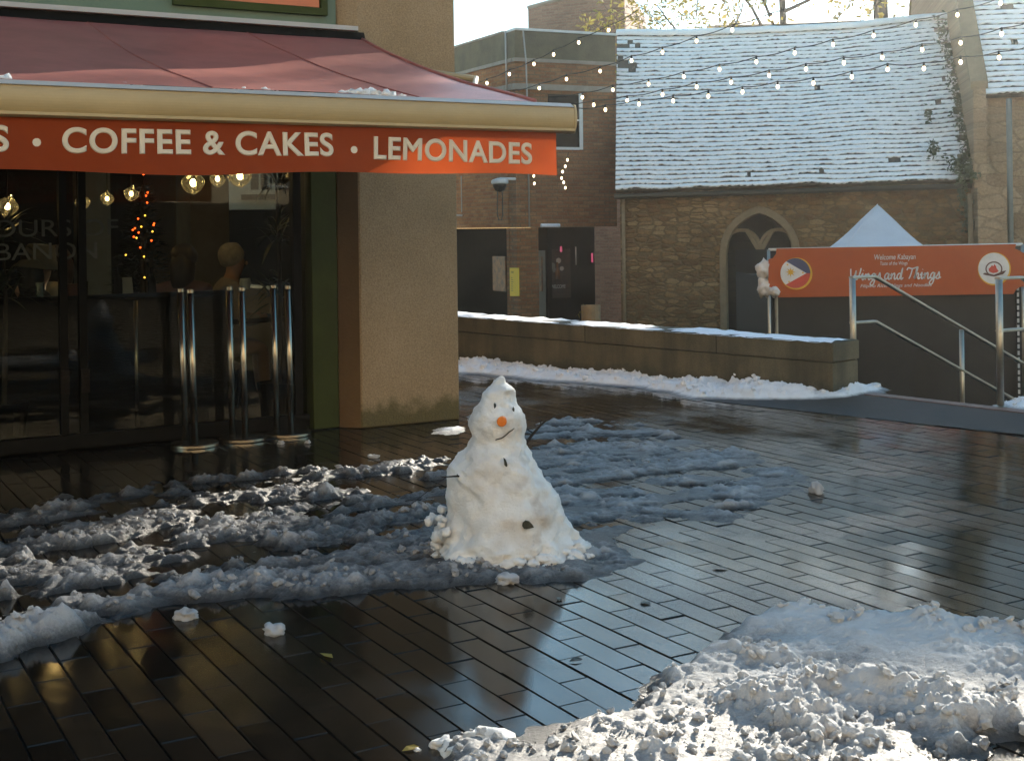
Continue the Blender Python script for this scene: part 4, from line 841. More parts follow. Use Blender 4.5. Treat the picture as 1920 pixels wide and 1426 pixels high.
b = MB(); p0 = on_b(1076, 525); b.lathe([(.045, 0), (.05, .15), (.02, .24), (.018, .34), (.01, .35)], p0+nb_*.06, 12); part(b, 'poster_bottle', M['poster2'], po)
for i, (x, y, r) in enumerate(((1060, 486, .05), (1068, 500, .07), (1080, 490, .06), (1072, 508, .05), (1086, 505, .05), (1064, 512, .04))): b = MB(); q = on_b(x, y); b.lathe([(r, 0), (r*.9, .01)], q+nb_*.02, 12, nb_); part(b, 'poster_picture', M['greypost'] if i % 2 else M['bag'], po)
b = MB(); q0, q1 = on_b(1011, 423, .02), on_b(1046, 423, .02); b.tube([q0+nb_*.05, q1+nb_*.05], .04, 6); part(b, 'lintel_snow', M['topsnow'], bb)
def tubething(pts, r, name, m, lab, cat):
    b = MB(); b.tube(pts, r, 8); return tag(part(b, name, m, None, smooth=True), lab, cat)
for i, (y0, y1) in enumerate(((463, 474), (477, 492))):
    pass
for x, y0, y1, lab, m, nm, r in ((1076, 462, 473, 'short pink neon tube above the dark bottle poster', M['neon'], 'neon_tube', .022), (1135, 475, 493, 'longer pink neon tube in the dark opening by the chapel corner', M['neon'], 'neon_tube', .02), (1104, 463, 498, 'thin pale hanging tube right of the bottle poster', M['white'], 'hanging_tube', .014)):
    tubething([on_b(x, y0, -.6), on_b(x, y1, -.6)], r, nm, m, lab, 'neon tube' if 'neon' in lab else 'tube')
    
def on_e(x, y, o=.03):
    u = u_on(be, x); ne = Vector((be.y, -be.x, 0)); ne = ne if ne.y < 0 else -ne
    return BC+be*u+ne*o+UP*at(x, y, BC.y+be.y*u).z
# notice, conduits, cameras on the brick building
b = MB(); pp = [on_e(956, 555, .01), on_e(973, 555, .01), on_e(973, 502, .01), on_e(956, 502, .01)]; ne = Vector((be.y, -be.x, 0)); ne = ne if ne.y < 0 else -ne
b.prism(pp, ne*.012); nt_ = tag(part(b, 'notice_board', M['yellow'], None), 'bright yellow upright notice on the lit face of the brick pier', 'notice')
tt = MB(); q = on_e(959, 512, .0235); put_text(tt, 'TO LET', .06, lambda x, y, z: q-be*x+UP*y+ne*z, width=.105)
for k in range(7):
    y = 520+k*4; q2 = on_e(958.5, y, .0235); l = .11*(.6+.4*((k*37) % 5)/5); tt.f.append([tt.vert(q2), tt.vert(q2-be*l), tt.vert(q2-be*l-UP*.008), tt.vert(q2-UP*.008)])
part(tt, 'notice_lettering', M['logobrown'], nt_)
tubething([on_e(957, 58, .06), on_e(958, 170, .06)], .018, 'conduit', M['barlight'], 'left pale cable conduit down the parapet of the brick building', 'conduit')
tubething([on_b(984, 58, .03), on_b(987, 120, .08), on_b(990, 200, .03), on_b(991, 426, .03)], .016, 'conduit', M['barlight'], 'long pale cable conduit down the right face of the brick building', 'conduit')
p = on_e(872, 404); th = thing('security_camera', 'small white security camera on the brick wall beside the cafe pillar', 'camera', p)
b = MB(); b.tube([on_e(868, 330, .03), on_e(868, 398, .03)], .012, 6); part(b, 'conduit', M['barlight'], th)
b = MB(); b.tube([on_e(868, 404, .02), on_e(868, 404, .2)], .02, 8); part(b, 'bracket', M['white'], th); b = MB(); b.tube([on_e(868, 403, .2)-be*.0, on_e(868, 403, .2)-be*.11+ne*.12-UP*.03], .055, 12); part(b, 'body', M['white'], th); b = MB(); b.tube([on_e(868, 403, .2)-be*.112+ne*.122-UP*.0305, on_e(868, 403, .2)-be*.125+ne*.136-UP*.034], .045, 12); part(b, 'lens', M['black'], th)
p = on_e(967, 345, .35); th = thing('dome_camera', 'dome camera with white cap and a looped cable at brick building corner', 'camera', p)
b = MB(); b.lathe([(.17, .07), (.175, .02), (.16, 0), (.16, .08), (.05, .12)], p, 24); part(b, 'housing', M['white'], th, smooth=False); b = MB(); b.lathe([(.02, -.16), (.09, -.13), (.13, -.06), (.14, 0)], p, 24); part(b, 'dome', M['black'], th, smooth=True)
b = MB(); b.tube([p+UP*.1, p+UP*.1-ne*.36], .03, 8); part(b, 'bracket', M['white'], th)
b = MB(); b.tube([p+Vector((-.05, 0, -.15)), p+Vector((-.06, 0, -.6)), p+Vector((-.03, 0, -.72)), p+Vector((.03, 0, -.72)), p+Vector((.05, 0, -.6)), p+Vector((.045, 0, -.15))], .011, 6); part(b, 'looped_cable', M['cable'], th)
# tower block behind
TB_ = at(990, 15, 36); th = thing('brick_tower', 'plain pinkish brick block rising behind the parapet', 'tower', (TB_.x, 36, LOW))
e1 = at(1171, 15, 34.5); td = Vector((e1.x-TB_.x, e1.y-TB_.y, 0)); ttop = at(1055, 1, 35.5).z
b = MB(); A = Vector((TB_.x, TB_.y, 0)); Bp = A+td; zA, zB = at(990, 17, 36).z, at(1171, -32, 34.5).z
b.hexa([A+UP*LOW, Bp+UP*LOW, Bp+UP*LOW+Vector((1.2, 6, 0)), A+UP*LOW+Vector((1.2, 6, 0)), A+UP*zA, Bp+UP*zB, Bp+Vector((1.2, 6, zB)), A+Vector((1.2, 6, zA))]); part(b, 'wall', M['pinkbrick'], th)
b = MB(); b.tube([A+UP*(zA+.03), Bp+UP*(zB+.03)], .06, 8); part(b, 'roof_edge', M['band'], th)
# distant house roof behind the chapel ridge
hz = 62; a0, a1, a2 = at(1340, 50, hz), at(1470, 14, hz), at(1640, 42, hz); th = thing('distant_house', 'grey hipped roof of a house just above the chapel ridge', 'house', (a1.x, hz, LOW))
b = MB(); dp = Vector((0, 8, 0)); b.prism([a0, a2, a2-UP*(a2.z-LOW), a0-UP*(a0.z-LOW)], dp); part(b, 'wall', M['mould'], th)
b = MB(); ridge0, ridge1 = a1+Vector((-1.5, 4, 0)), a1+Vector((1.5, 4, 0)); c0, c1 = a0+Vector((-.3, -.3, 0)), a2+Vector((.3, -.3, 0)); d0, d1 = c0+Vector((0, 8.6, 0)), c1+Vector((0, 8.6, 0))
b.poly([c0, c1, ridge1, ridge0]); b.poly([d1, d0, ridge0, ridge1]); b.poly([d0, c0, ridge0]); b.poly([c1, d1, ridge1]); part(b, 'roof', plain('grey_roof', (.16, .14, .10), None, .8, 4), th)

# ------------------------------------------------------------------ unseen facade across the street, put in to bounce warm sunlight forward
pf = thing('pale_street_facade', 'pale rendered street facade opposite the church, behind the viewpoint', 'building', (4, -9, LOW))
b = MB(); YF = -9.0
cols = [-16+3.6*k for k in range(14)]; 
b.box(-18, 34, YF-6, YF-.4, -.05, 9.5)
part(b, 'wall', M['pale'], pf)
b = MB(); b.box(-18, 34, YF-.398, YF-.2, -.05, 2.05); part(b, 'shopfront', M['black'], pf); b = MB(); b.box(-18, 34, YF-.399, YF-.1, 2.06, 2.28); part(b, 'sign_band', M['darkwood'], pf)
for x in cols:
    for z in (2.9, 5.9):
        b = MB(); b.box(x, x+.95, YF-.398, YF-.36, z, z+1.5); wi = part(b, 'window', M['void'], pf); b = MB()
        b.box(x-.07, x-.001, YF-.398, YF-.32, z-.06, z+1.57); b.box(x+.951, x+1.02, YF-.398, YF-.32, z-.06, z+1.57); b.box(x, x+.95, YF-.398, YF-.33, z+.72, z+.78); b.box(x-.15, x+1.1, YF-.398, YF-.25, z-.14, z-.063); part(b, 'sash_frame', M['white'], wi)

# ------------------------------------------------------------------ market stall, its banner and the bags
YS = 17.0
stl = thing('market_stall', 'market stall with a white pointed canopy and shaded sides drawn as black sheets', 'market stall', (at(1680, 600, YS).x, YS, LOW))
xl, xr = at(1444, 600, YS).x, at(1921, 600, YS).x; apex = at(1645, 383, YS+1.5); zc_ = at(1645, 466, YS).z
cw_ = [Vector((xl+.1, YS+.05, zc_-.28)), Vector((xr+.35, YS+.0, zc_-.28)), Vector((xr+.35, YS+3.0, zc_-.28)), Vector((xl+.1, YS+3.0, zc_-.28))]
cl, cr = at(1541, 477, YS+.1), at(1749, 475, YS+.1)
cnr = [Vector((cl.x-.05, YS+.12, cl.z)), Vector((cr.x+.05, YS+.12, cr.z)), Vector((at(1722, 470, YS+2.9).x, YS+2.9, cr.z)), Vector((at(1572, 470, YS+2.9).x, YS+2.9, cl.z))]
b = MB(); ids = []
for k in range(4):
    p, q = cnr[k], cnr[(k+1) % 4]; r_ = 10
    grid = {}
    for i in range(r_+1):
        for j in range(r_+1):
            v = i/r_; m_ = p.lerp(q, j/r_).lerp(apex, v); m_.z -= .10*sin(pi*v)*(1-v)*.8+.0; m_ += Vector((0, 0, .006*nz(j*.9, v*4, k, 1))); grid[i, j] = b.vert(m_)
    for i in range(r_):
        for j in range(r_): b.f.append([grid[i, j], grid[i, j+1], grid[i+1, j+1], grid[i+1, j]])
part(b, 'canopy', M['tent'], stl, smooth=False)
b = MB(); e0, e1 = cnr[0], cnr[1]; b.tube([cnr[0].lerp(cnr[1], .18)+UP*.004-Vector((0, .006, 0)), apex+Vector((0, -.01, 0))], .008, 6); part(b, 'canopy_seam', M['tent'], stl)
zb_ = at(1680, 556, YS).z
b = MB(); fg = {}
for i in range(181):
    for j in range(7): x = xl+.06+(xr+1.14-xl)*i/180; v = j/6; fg[i, j] = b.vert((x, YS+.11-(.035*abs(sin(x*4.1+.6*sin(x*1.7)))+.02*sin(x*9+v*2))*v, zb_+.25+(LOW+.02-zb_-.25)*v))
for i in range(180):
    for j in range(6): b.f.append([fg[i, j], fg[i+1, j], fg[i+1, j+1], fg[i, j+1]])
b.build('front_shade_sheet', M['stallblack'], stl, smooth=True); b = MB(); b.box(xl+.06, xl+.08, YS+.122, YS+2.9, LOW+.02, zb_+.25); b.box(xl+.06, xr+1.2, YS+2.9, YS+2.92, LOW+.02, zc_-.05); part(b, 'side_shade_sheet', M['stallblack'], stl)  # sheets coloured black for the shade under the stall
b = MB(); b.box(xl+.09, xr+1.2, YS+.125, YS+2.89, zb_+.2, zb_+.22); part(b, 'counter', M['stallblack'], stl)
for x in (1452, 1900):
    p = at(x, 600, YS+.2); b = MB(); b.tube([(p.x, p.y-.14, LOW), (p.x, p.y-.14, zb_+.1)], .022, 8); lg = part(b, 'leg', M['steelrail'] if x < 1500 else M['stallblack'], stl)
    if x > 1500:
        b = MB()
        for k in range(24): z = LOW+.25+k*.085; b.box(p.x-.014, p.x+.012, p.y-.172, p.y-.164, z, z+.055)
        part(b, 'leg_holes', M['white'], lg)
# frame that carries the banner
fr = thing('banner_stand', 'thin steel frame carrying the orange banner over the stall front', 'frame', (xl, YS, LOW))
pl, pr = at(1441, 468, YS-.06), at(1917, 458, YS-.06)
b = MB(); b.tube([(pl.x, pl.y, LOW), pl], .022, 10); part(b, 'post', M['steelrail'], fr, smooth=True); b = MB(); b.tube([(pr.x, pr.y, LOW), pr], .022, 10); part(b, 'post', M['steelrail'], fr, smooth=True); b = MB(); b.tube([pl, pr], .018, 10); part(b, 'top_rail', M['white'], fr, smooth=True)
bt = [(1456, 466), (1905, 457.5), (1903, 466), (1912, 470), (1918, 474), (1930, 474), (1930, 536), (1912, 538), (1905, 543), (1900, 551), (1460, 557.5), (1454, 548), (1447, 540), (1441, 538), (1441, 486), (1449, 484), (1455, 476)]
bo = Vector((0, EYE and 0, 0)); bp_ = [at(x, y, YS-.10) for x, y in bt]
ban = thing('banner', 'orange food stall banner with a flag disc and white lettering', 'banner', bp_[0])
b = MB(); b.prism(bp_, (0, .006, 0)); part(b, 'sheet', M['banner'], ban)
def bp3(x, y, o=0): return at(x, y, YS-.10)+Vector((0, -.004-o, 0))
def disc(cx, cy, r, m, name, o, cond=None, n=72, par=ban):
    b = MB(); b.f.append([b.vert(bp3(cx+r*cos(2*pi*k/n), cy+r*sin(2*pi*k/n), o)) for k in range(n)] if cond is None else [b.vert(bp3(cx+x*r, cy+y*r, o)) for x, y in cond]); return part(b, name, m, par)
def arcp(a0, a1, n=20): return [(cos(radians(a0+(a1-a0)*k/n)), sin(radians(a0+(a1-a0)*k/n))) for k in range(n+1)]
fl = disc(1493, 513, 30, M['gold'], 'flag_disc', .001)
disc(1491, 512, 28, M['flagred'], 'flag_red', .003, None, 72, fl)
disc(1491, 512, 28, M['flagblue'], 'flag_blue', .005, arcp(-135, 0)+[(.72, 0)], 72, fl)
disc(1491, 512, 28, M['bannertext'], 'flag_white', .007, [(.74, 0)]+arcp(130, 232), 72, fl)
b = MB(); cx, cy = 1482, 510
sunp = []
for k in range(16): r = 9.5 if k % 2 == 0 else 4.0; a = 2*pi*k/16; sunp.append(bp3(cx+r*cos(a), cy+r*sin(a), .009))
b.f.append([b.vert(p) for p in sunp]); 
for (x, y) in ((1505, 511), (1476, 496), (1479, 528)): b.f.append([b.vert(bp3(x+2.6*(1 if k % 2 == 0 else .45)*cos(2*pi*k/10), y+2.6*(1 if k % 2 == 0 else .45)*sin(2*pi*k/10), .009)) for k in range(10)])
part(b, 'flag_sun', M['gold'], fl)
em = disc(1864, 504, 31, M['gold'], 'emblem_disc', .001); disc(1863, 503, 29, M['bannertext'], 'emblem_ground', .003, None, 72, em)
b = MB(); n = 48
for k in range(n):
    a0, a1 = 2*pi*k/n, 2*pi*(k+1)/n; b.f.append([b.vert(bp3(1863+16*cos(a0), 504+14*sin(a0), .005)), b.vert(bp3(1863+16*cos(a1), 504+14*sin(a1), .005)), b.vert(bp3(1863+13.6*cos(a1), 504+11.6*sin(a1), .005)), b.vert(bp3(1863+13.6*cos(a0), 504+11.6*sin(a0), .005))])
b.f.append([b.vert(bp3(x, y, .006)) for x, y in ((1842, 514), (1846, 511), (1863, 515), (1880, 508), (1886, 507), (1883, 511), (1880, 514), (1863, 518.5), (1847, 515.5))])
part(b, 'emblem_ring', M['logobrown'], em)
b = MB(); b.f.append([b.vert(bp3(x, y, .007)) for x, y in ((1854, 509), (1853, 504), (1857, 500), (1859, 497), (1862, 499), (1864, 495), (1867, 499), (1868, 503), (1872, 508), (1868, 511), (1861, 512))]); part(b, 'emblem_picture', M['flagred'], em)
tb = MB()
def on_ban(x0, y0): return lambda x, y, z: bp3(x0, y0, .002)+Vector((x*1, -z, y+x*.005))
def px2m(p): return p*YS/F
put_text(tb, 'Welcome Kabayan', .1, on_ban(1639, 487), shear=.15, width=px2m(77)); put_text(tb, 'Taste of the Wings', .065, on_ban(1650, 497), shear=.15, width=px2m(51)); put_text(tb, 'Filipino Rice, Wings and Noodles', .06, on_ban(1613, 539), shear=.25, width=px2m(133))
# brush script for the large line, drawn as strokes
GL = {'W': ([[(0, .95), (.12, .3), (.28, .02), (.5, .5), (.56, .8), (.58, .3), (.74, .02), (.95, .5), (1.02, 1)]], 1.12), 'i': ([[(0, .28), (.14, .55), (.14, .12), (.24, 0), (.38, .18)], [(.16, .78), (.19, .82)]], .36), 'n': ([[(0, .3), (.1, .5), (.1, 0), (.14, .3), (.32, .52), (.4, .4), (.4, .1), (.5, 0), (.62, .15)]], .6), 'g': ([[(.45, .45), (.25, .52), (.08, .3), (.15, .05), (.34, .1), (.45, .5), (.42, -.2), (.25, -.48), (.05, -.38), (.15, -.15), (.6, .12)]], .58), 's': ([[(0, .1), (.2, .35), (.28, .58), (.36, .3), (.34, .05), (.16, 0), (.06, .1)], [(.34, .06), (.55, .12)]], .46), 'a': ([[(.42, .45), (.22, .52), (.06, .28), (.14, .02), (.32, .1), (.44, .48), (.44, .1), (.54, 0), (.66, .15)]], .62), 'd': ([[(.42, .42), (.22, .5), (.06, .28), (.14, .02), (.34, .12), (.5, .95), (.46, .1), (.56, 0), (.68, .15)]], .66), 'T': ([[(.0, .75), (.1, .95), (.5, .88), (.95, 1.0)], [(.52, .9), (.44, .4), (.3, .02)]], .78), 'h': ([[(0, .1), (.2, .6), (.26, .98), (.16, .9), (.1, 0), (.2, .35), (.36, .5), (.42, .35), (.4, .1), (.5, 0), (.62, .15)]], .6), ' ': ([], .3)}
def script(txt, x0, y0, sz, wpx):
    tot = sum(GL[c][1] for c in txt); kx = wpx/tot; cx = 0
    for c in txt:
        for stq in GL[c][0]:
            P = [Vector((q[0], q[1], 0)) for q in stq]; pts = []
            for i in range(len(P)-1):
                a, b_, c_, d = P[max(0, i-1)], P[i], P[i+1], P[min(len(P)-1, i+2)]
                for t in range(5):
                    u = t/5; pts.append(.5*((2*b_)+(-a+c_)*u+(2*a-5*b_+4*c_-d)*u*u+(-a+3*b_-3*c_+d)*u**3))
            pts.append(P[-1]); W_ = .066; row = []
            for i, p in enumerate(pts):
                tg = pts[min(len(pts)-1, i+1)]-pts[max(0, i-1)]; tg = tg.normalized() if tg.length > 1e-6 else Vector((1, 0, 0)); nn = Vector((-tg.y, tg.x, 0))*W_*(1.0-.35*abs(tg.x)*.5)
                pr_ = []
                for q in (p-nn, p+nn):
                    X = (cx+q.x+q.y*.16)*kx; pr_.append(tb.vert(bp3(x0+X, y0-q.y*sz-X*.018, .003)))
                row.append(pr_)
            for (a, b_), (c_, d) in zip(row, row[1:]): tb.f.append([a, c_, d, b_])
        cx += GL[c][1]
script('Wings and Things', 1592, 525, 22, 170)
part(tb, 'banner_lettering', M['bannertext'], ban)
for (x, y, rx, rz_, sd_, lab) in ((1432, 505, 13, 17, 1, 'upper crumpled white bag hanging at the left end of the orange banner'), (1433, 538, 14, 19, 2, 'lower white bag with reddish print at the left end of banner'), (1452, 547, 9, 10, 3, 'small white paper bag over the lower left banner corner')):
    Y = YS-.02 if sd_ < 3 else YS-.28; p = at(x, y, Y); b = MB(); b.blob(p, 1, (rx*Y/F, .09, rz_*Y/F), 3, .34, sd_*3, 0, 1.9); tag(part(b, 'carrier_bag', M['bag'], None, smooth=True), lab, 'bag', 'white bags at the stall')

# ------------------------------------------------------------------ stair railings
def railing(base, lab, ht, mid, far, posts):
    th = thing('stair_railing', lab, 'railing', base, 'stair railings'); R_ = .024
    p0 = base+UP*ht; p1 = p0+D*.27; sl_ = Vector((D.x, D.y, -.46)); p2 = p1+sl_*far
    b = MB(); b.tube([base, p0-UP*.004], .028, 16); b_o = part(b, 'post', M['steelrail'], th, smooth=True)
    def bar(z, nm):
        b = MB(); q0, q1, q2 = p0-UP*z, p1-UP*z, p2-UP*z
        pr_ = [(-.026, .006), (-.02, .012), (.02, .012), (.026, .006), (.026, -.006), (.02, -.012), (-.02, -.012), (-.026, -.006)]
        for A_, B_ in ((q0-D*.02, q1), (q1, q2)):
            d_ = (B_-A_).normalized(); sd2 = d_.cross(UP).normalized(); u2 = sd2.cross(d_)
            b.prism([A_+sd2*x+u2*y for x, y in pr_], B_-A_)
        part(b, nm, M['steelrail'], th)
    bar(0, 'handrail'); bar(mid, 'lower_rail')
    for k in posts:
        q = p1+sl_*k; b = MB(); b.tube([(q.x, q.y, q.z-1.15), (q.x, q.y, q.z-.02)], .022, 12); part(b, 'post', M['steelrail'], th, smooth=True)
    b = MB(); b.lathe([(.055, .001), (.055, .012), (.03, .02)], base, 20); part(b, 'foot_plate', M['steelrail'], th)
A_ = gnd(1601, 733); railing(A_, 'steel stair railing rising at the end of the low wall', EYE+ray(1596, 520).z*A_.y, .405, 2.6, (1.12, 2.4))
B_ = gnd(1876, 764); railing(B_, 'steel stair railing by the snow lump near the right edge', EYE+ray(1869, 522).z*B_.y, .42, 2.6, (1.12, 2.4))

# ------------------------------------------------------------------ string lights
strands = [
 ('festoon string of bulbs rising steeply over the brick parapet to the tower corner', 22.0, 20.0, [(870, 172), (913, 159), (955, 142), (1001, 123), (1038, 105), (1085, 82.5), (1141, 59), (1196, 30)]),
 ('festoon string crossing the upper left of the chapel roof and ridge', 21.5, 17.5, [(961, 181), (1011, 168), (1062, 151), (1125, 136), (1184, 116), (1242, 100), (1306, 79), (1373, 58), (1446, 36), (1521, 7), (1590, -22)]),
 ('festoon string reaching the nave parapet above the top of the chapel roof', 21.0, 16.5, [(1028, 192), (1092, 185), (1149, 171), (1216, 160), (1282, 146), (1349, 132), (1418, 118), (1490, 101), (1562, 85), (1638, 68), (1717, 48), (1795, 29), (1876, 7), (1950, -12)]),
 ('middle festoon string across the chapel roof below the one reaching the parapet', 20.5, 16.0, [(1060, 205), (1113, 199), (1176, 191), (1242, 179), (1306, 165), (1371, 156), (1442, 143), (1511, 131), (1582, 119), (1654, 109), (1729, 94), (1801, 81), (1878, 64), (1950, 45)]),
 ('lowest festoon string across the middle of the chapel roof', 20.0, 15.5, [(1085, 214), (1135, 208), (1198, 197), (1262, 191), (1328, 182), (1392, 174), (1458, 164), (1525, 157), (1597, 145), (1664, 131), (1732, 129), (1801, 117), (1873, 108), (1950, 92)])]
bulb_me = None
for lab, Y0, Y1, pts in strands:
    n = len(pts); P = [at(x, y-11, Y0+(Y1-Y0)*i/(n-1)) for i, (x, y) in enumerate(pts)]
    th = thing('string_light', lab, 'string light', P[0], 'festoon string lights over the yard'); b = MB(); cp = []
    for i in range(n-1):
        for k in range(4): u = k/4; q = P[i].lerp(P[i+1], u); q.z -= .025*sin(pi*u)-.0; cp.append(q)
    cp.append(P[-1]); b.tube(cp, .0075, 5); part(b, 'cable', M['cable'], th)
    for i in range(n):
        if i in (0, n-1): continue
        q = P[i]; b = MB(); b.lathe([(.013, -.045), (.016, -.02), (.012, .01)], q, 8); so_ = part(b, 'socket', M['cable'], th)
        b = MB(); b.lathe([(.004, -.104), (.016, -.092), (.0225, -.077), (.018, -.057), (.013, -.046)], q, 10); part(b, 'bulb', M['bulb'], so_, smooth=True)
th = thing('icicle_lights', 'small loose string of fairy lights hanging beside the valance end', 'string light', at(1060, 320, 20))
for (x, y) in ((1001, 330), (1002, 344), (1060, 312), (1055, 322), (1053, 334), (1057, 342), (1060, 352), (1064, 300)):
    b = MB(); b.blob(at(x, y, 20), .016, (1, 1, 1.6), 1, .1); part(b, 'fairy_light', M['bulb'], th)
b = MB(); b.tube([at(1001, 325, 20), at(1002, 346, 20)], .004, 5); b.tube([at(1066, 285, 20), at(1058, 320, 20), at(1053, 335, 20), at(1061, 354, 20)], .004, 5); part(b, 'cable', M['cable'], th)

# ------------------------------------------------------------------ trees behind the chapel
def tree(x, Y, base_r, ht, seed, lab, lean=.0, spread=1.0, twigs=5):
    rz = random.Random(seed); p = at(x, 20, Y); p.z = LOW; th = thing('bare_tree', lab, 'tree', p, 'bare trees behind the chapel'); tr = MB(); br = MB(); lf = MB()
    def leaf(q):
        for _ in range(2):
            if rz.random() < .5: continue
            d = Vector((rz.gauss(0, 1), rz.gauss(0, 1), rz.gauss(0, 1))).normalized()*rz.uniform(.05, .10); e = d.orthogonal().normalized()*d.length*.6; q2 = q+Vector((rz.gauss(0, .12), rz.gauss(0, .12), rz.gauss(0, .12)))
            lf.f.append([lf.vert(q2-d), lf.vert(q2+e), lf.vert(q2+d), lf.vert(q2-e)])
    def grow(q, d, L, r, dep):
        n = 5; pts = [q]; dd = d.copy()
        for k in range(n):
            dd = (dd+Vector((rz.gauss(0, .13), rz.gauss(0, .13), rz.gauss(.03, .09)))).normalized(); pts.append(pts[-1]+dd*L/n)
        br.tube(pts, [max(.006, r*(1-.5*k/n)) for k in range(n+1)], 6 if dep < 2 else 4, False)
        if dep >= 2: 
            for q2 in pts[2:]: leaf(q2)
        if dep >= twigs: return
        for k in range(rz.choice((2, 3, 3))):
            u = rz.randint(2, n); a = rz.uniform(0, 2*pi); o = dd.orthogonal().normalized(); o = (o*cos(a)+dd.cross(o)*sin(a)); grow(pts[u], (dd+o*rz.uniform(.5, 1.0)*spread).normalized(), L*rz.uniform(.55, .8), r*.5, dep+1)
    top = p+Vector((lean*ht, 0, ht)); tr.tube([p, p.lerp(top, .5)+Vector((.08, 0, 0)), top], [base_r*1.2, base_r, base_r*.8], 12); part(tr, 'trunk', M['bark'], th, smooth=True)
    for k in range(5):
        a = 2*pi*k/5+rz.random(); grow(p.lerp(top, rz.uniform(.72, 1)), Vector((cos(a)*.7, sin(a)*.7, rz.uniform(.25, .9))).normalized(), ht*.36, base_r*.45, 1)
    br.build('branches', M['bark'], th, smooth=True); lf.build('crown', M['autumn'], th)
tree(1648, 33, .20, 11.5, 5, 'bare tree with the thickest trunk nearest the nave gable', .0, .95, 6)
tree(1478, 31.5, .09, 9.6, 12, 'slim bare tree with yellow leaves over the middle of the chapel ridge', -.02, .95, 6)
tree(1372, 31, .06, 7.0, 23, 'slim leaning bare tree over the left half of the chapel ridge', -.07, .9)
# ------------------------------------------------------------------ snow on the ground
def inpoly(x, y, P):
    c = False; j = len(P)-1
    for i in range(len(P)):
        if (P[i][1] > y) != (P[j][1] > y) and x < (P[j][0]-P[i][0])*(y-P[i][1])/(P[j][1]-P[i][1])+P[i][0]: c = not c
        j = i
    return c
def edist(x, y, P):
    m = 1e9; j = len(P)-1
    for i in range(len(P)):
        ax, ay = P[j][0], P[j][1]; bx, by = P[i][0]-ax, P[i][1]-ay; t = max(0, min(1, ((x-ax)*bx+(y-ay)*by)/(bx*bx+by*by+1e-12))); m = min(m, hypot(x-ax-bx*t, y-ay-by*t)); j = i
    return m
def clods(x, y, sc, seed):
    """rounded crumbs: 1 at a crumb's centre, 0 between crumbs"""
    d = noise.voronoi(Vector((x*sc, y*sc, seed)), distance_metric='DISTANCE', exponent=2.5)[0]
    return max(0.0, 1-(d[0]*1.22)**2)**.6
def patch(pix, cell, hfun, name, m, chunks=None, kind='stuff'):
    P = [gnd(x, y).xy for x, y in pix]; x0 = min(p[0] for p in P)-.1; x1 = max(p[0] for p in P)+.1; y0 = min(p[1] for p in P)-.1; y1 = max(p[1] for p in P)+.1
    nx = int((x1-x0)/cell)+1; ny = int((y1-y0)/cell)+1; b = MB(); H_ = {}
    for i in range(nx+1):
        x = x0+(x1-x0)*i/nx
        for j in range(ny+1):
            y = y0+(y1-y0)*j/ny; ins = inpoly(x, y, P)
            d = edist(x, y, P)
            if not ins and d > .12: continue
            d = d if ins else -d; d += .07*nz(x, y, 5, 3.1)+.03*nz(x, y, 8, 11)
            h = hfun(x, y, d)
            H_[i, j] = h
    ids = {}
    def vid(i, j):
        if (i, j) not in ids:
            h = H_[i, j]; ids[i, j] = b.vert((x0+(x1-x0)*i/nx+.3*cell*nz(i*.7, j*.9, 3), y0+(y1-y0)*j/ny+.3*cell*nz(i*.8, j*.6, 9), h-.004), max(h, .0001))
        return ids[i, j]
    for i in range(nx):
        for j in range(ny):
            q = [(i, j), (i+1, j), (i+1, j+1), (i, j+1)]
            if all(k in H_ for k in q) and max(H_[k] for k in q) > .004: b.f.append([vid(*k) for k in q])
    def hat(x, y):
        i = int(round((x-x0)/(x1-x0)*nx)); j = int(round((y-y0)/(y1-y0)*ny)); return H_.get((i, j), 0)
    nf = len(b.f)
    if chunks: chunks(b, P, (x0, x1, y0, y1), hat)
    o = b.build(name, m, None, smooth=True, flat_from=nf); return tag(o, kind=kind)
def scatter(n, rmin, rmax, seed, want=lambda x, y, h: h > .02, sub=1, sink=.3, dens=None):
    def fn(b, P, bb_, hat):
        rz = random.Random(seed); k = 0; tries = 0
        while k < n and tries < n*40:
            tries += 1; x = rz.uniform(bb_[0], bb_[1]); y = rz.uniform(bb_[2], bb_[3]); h = hat(x, y)
            if not want(x, y, h): continue
            r = rmin+(rmax-rmin)*rz.random()**4; b.blob((x, y, max(0, h)+r*(.6-sink*1.6)), r, (rz.uniform(.8, 1.4), rz.uniform(.8, 1.3), rz.uniform(.6, .95)), 2 if r > .016 else 1, .42, rz.random()*90, h+r*1.5, 2.4, rz.uniform(.1, 6)); k += 1
    return fn
def crumb(x, y, seed, f=1.0):
    """broken snow: crumbs of several sizes, each with its own height, roughened"""
    q = x+.035*nz(x, y, seed, 9), y+.035*nz(x, y, seed+4, 9)
    a = clods(q[0], q[1], 11*f, seed)*max(0, .45+1.1*nz(x, y, seed+1, 7*f)); b_ = clods(q[0], q[1], 25*f, seed+2)*max(0, .5+1.0*nz(x, y, seed+3, 15*f)); c = clods(q[0], q[1], 55*f, seed+5)*max(0, .55+.9*nz(x, y, seed+6, 30*f))
    return .5*a+.32*b_+.18*c+.14*noise.fractal(Vector((x*34*f, y*34*f, seed)), .8, 2.1, 3)
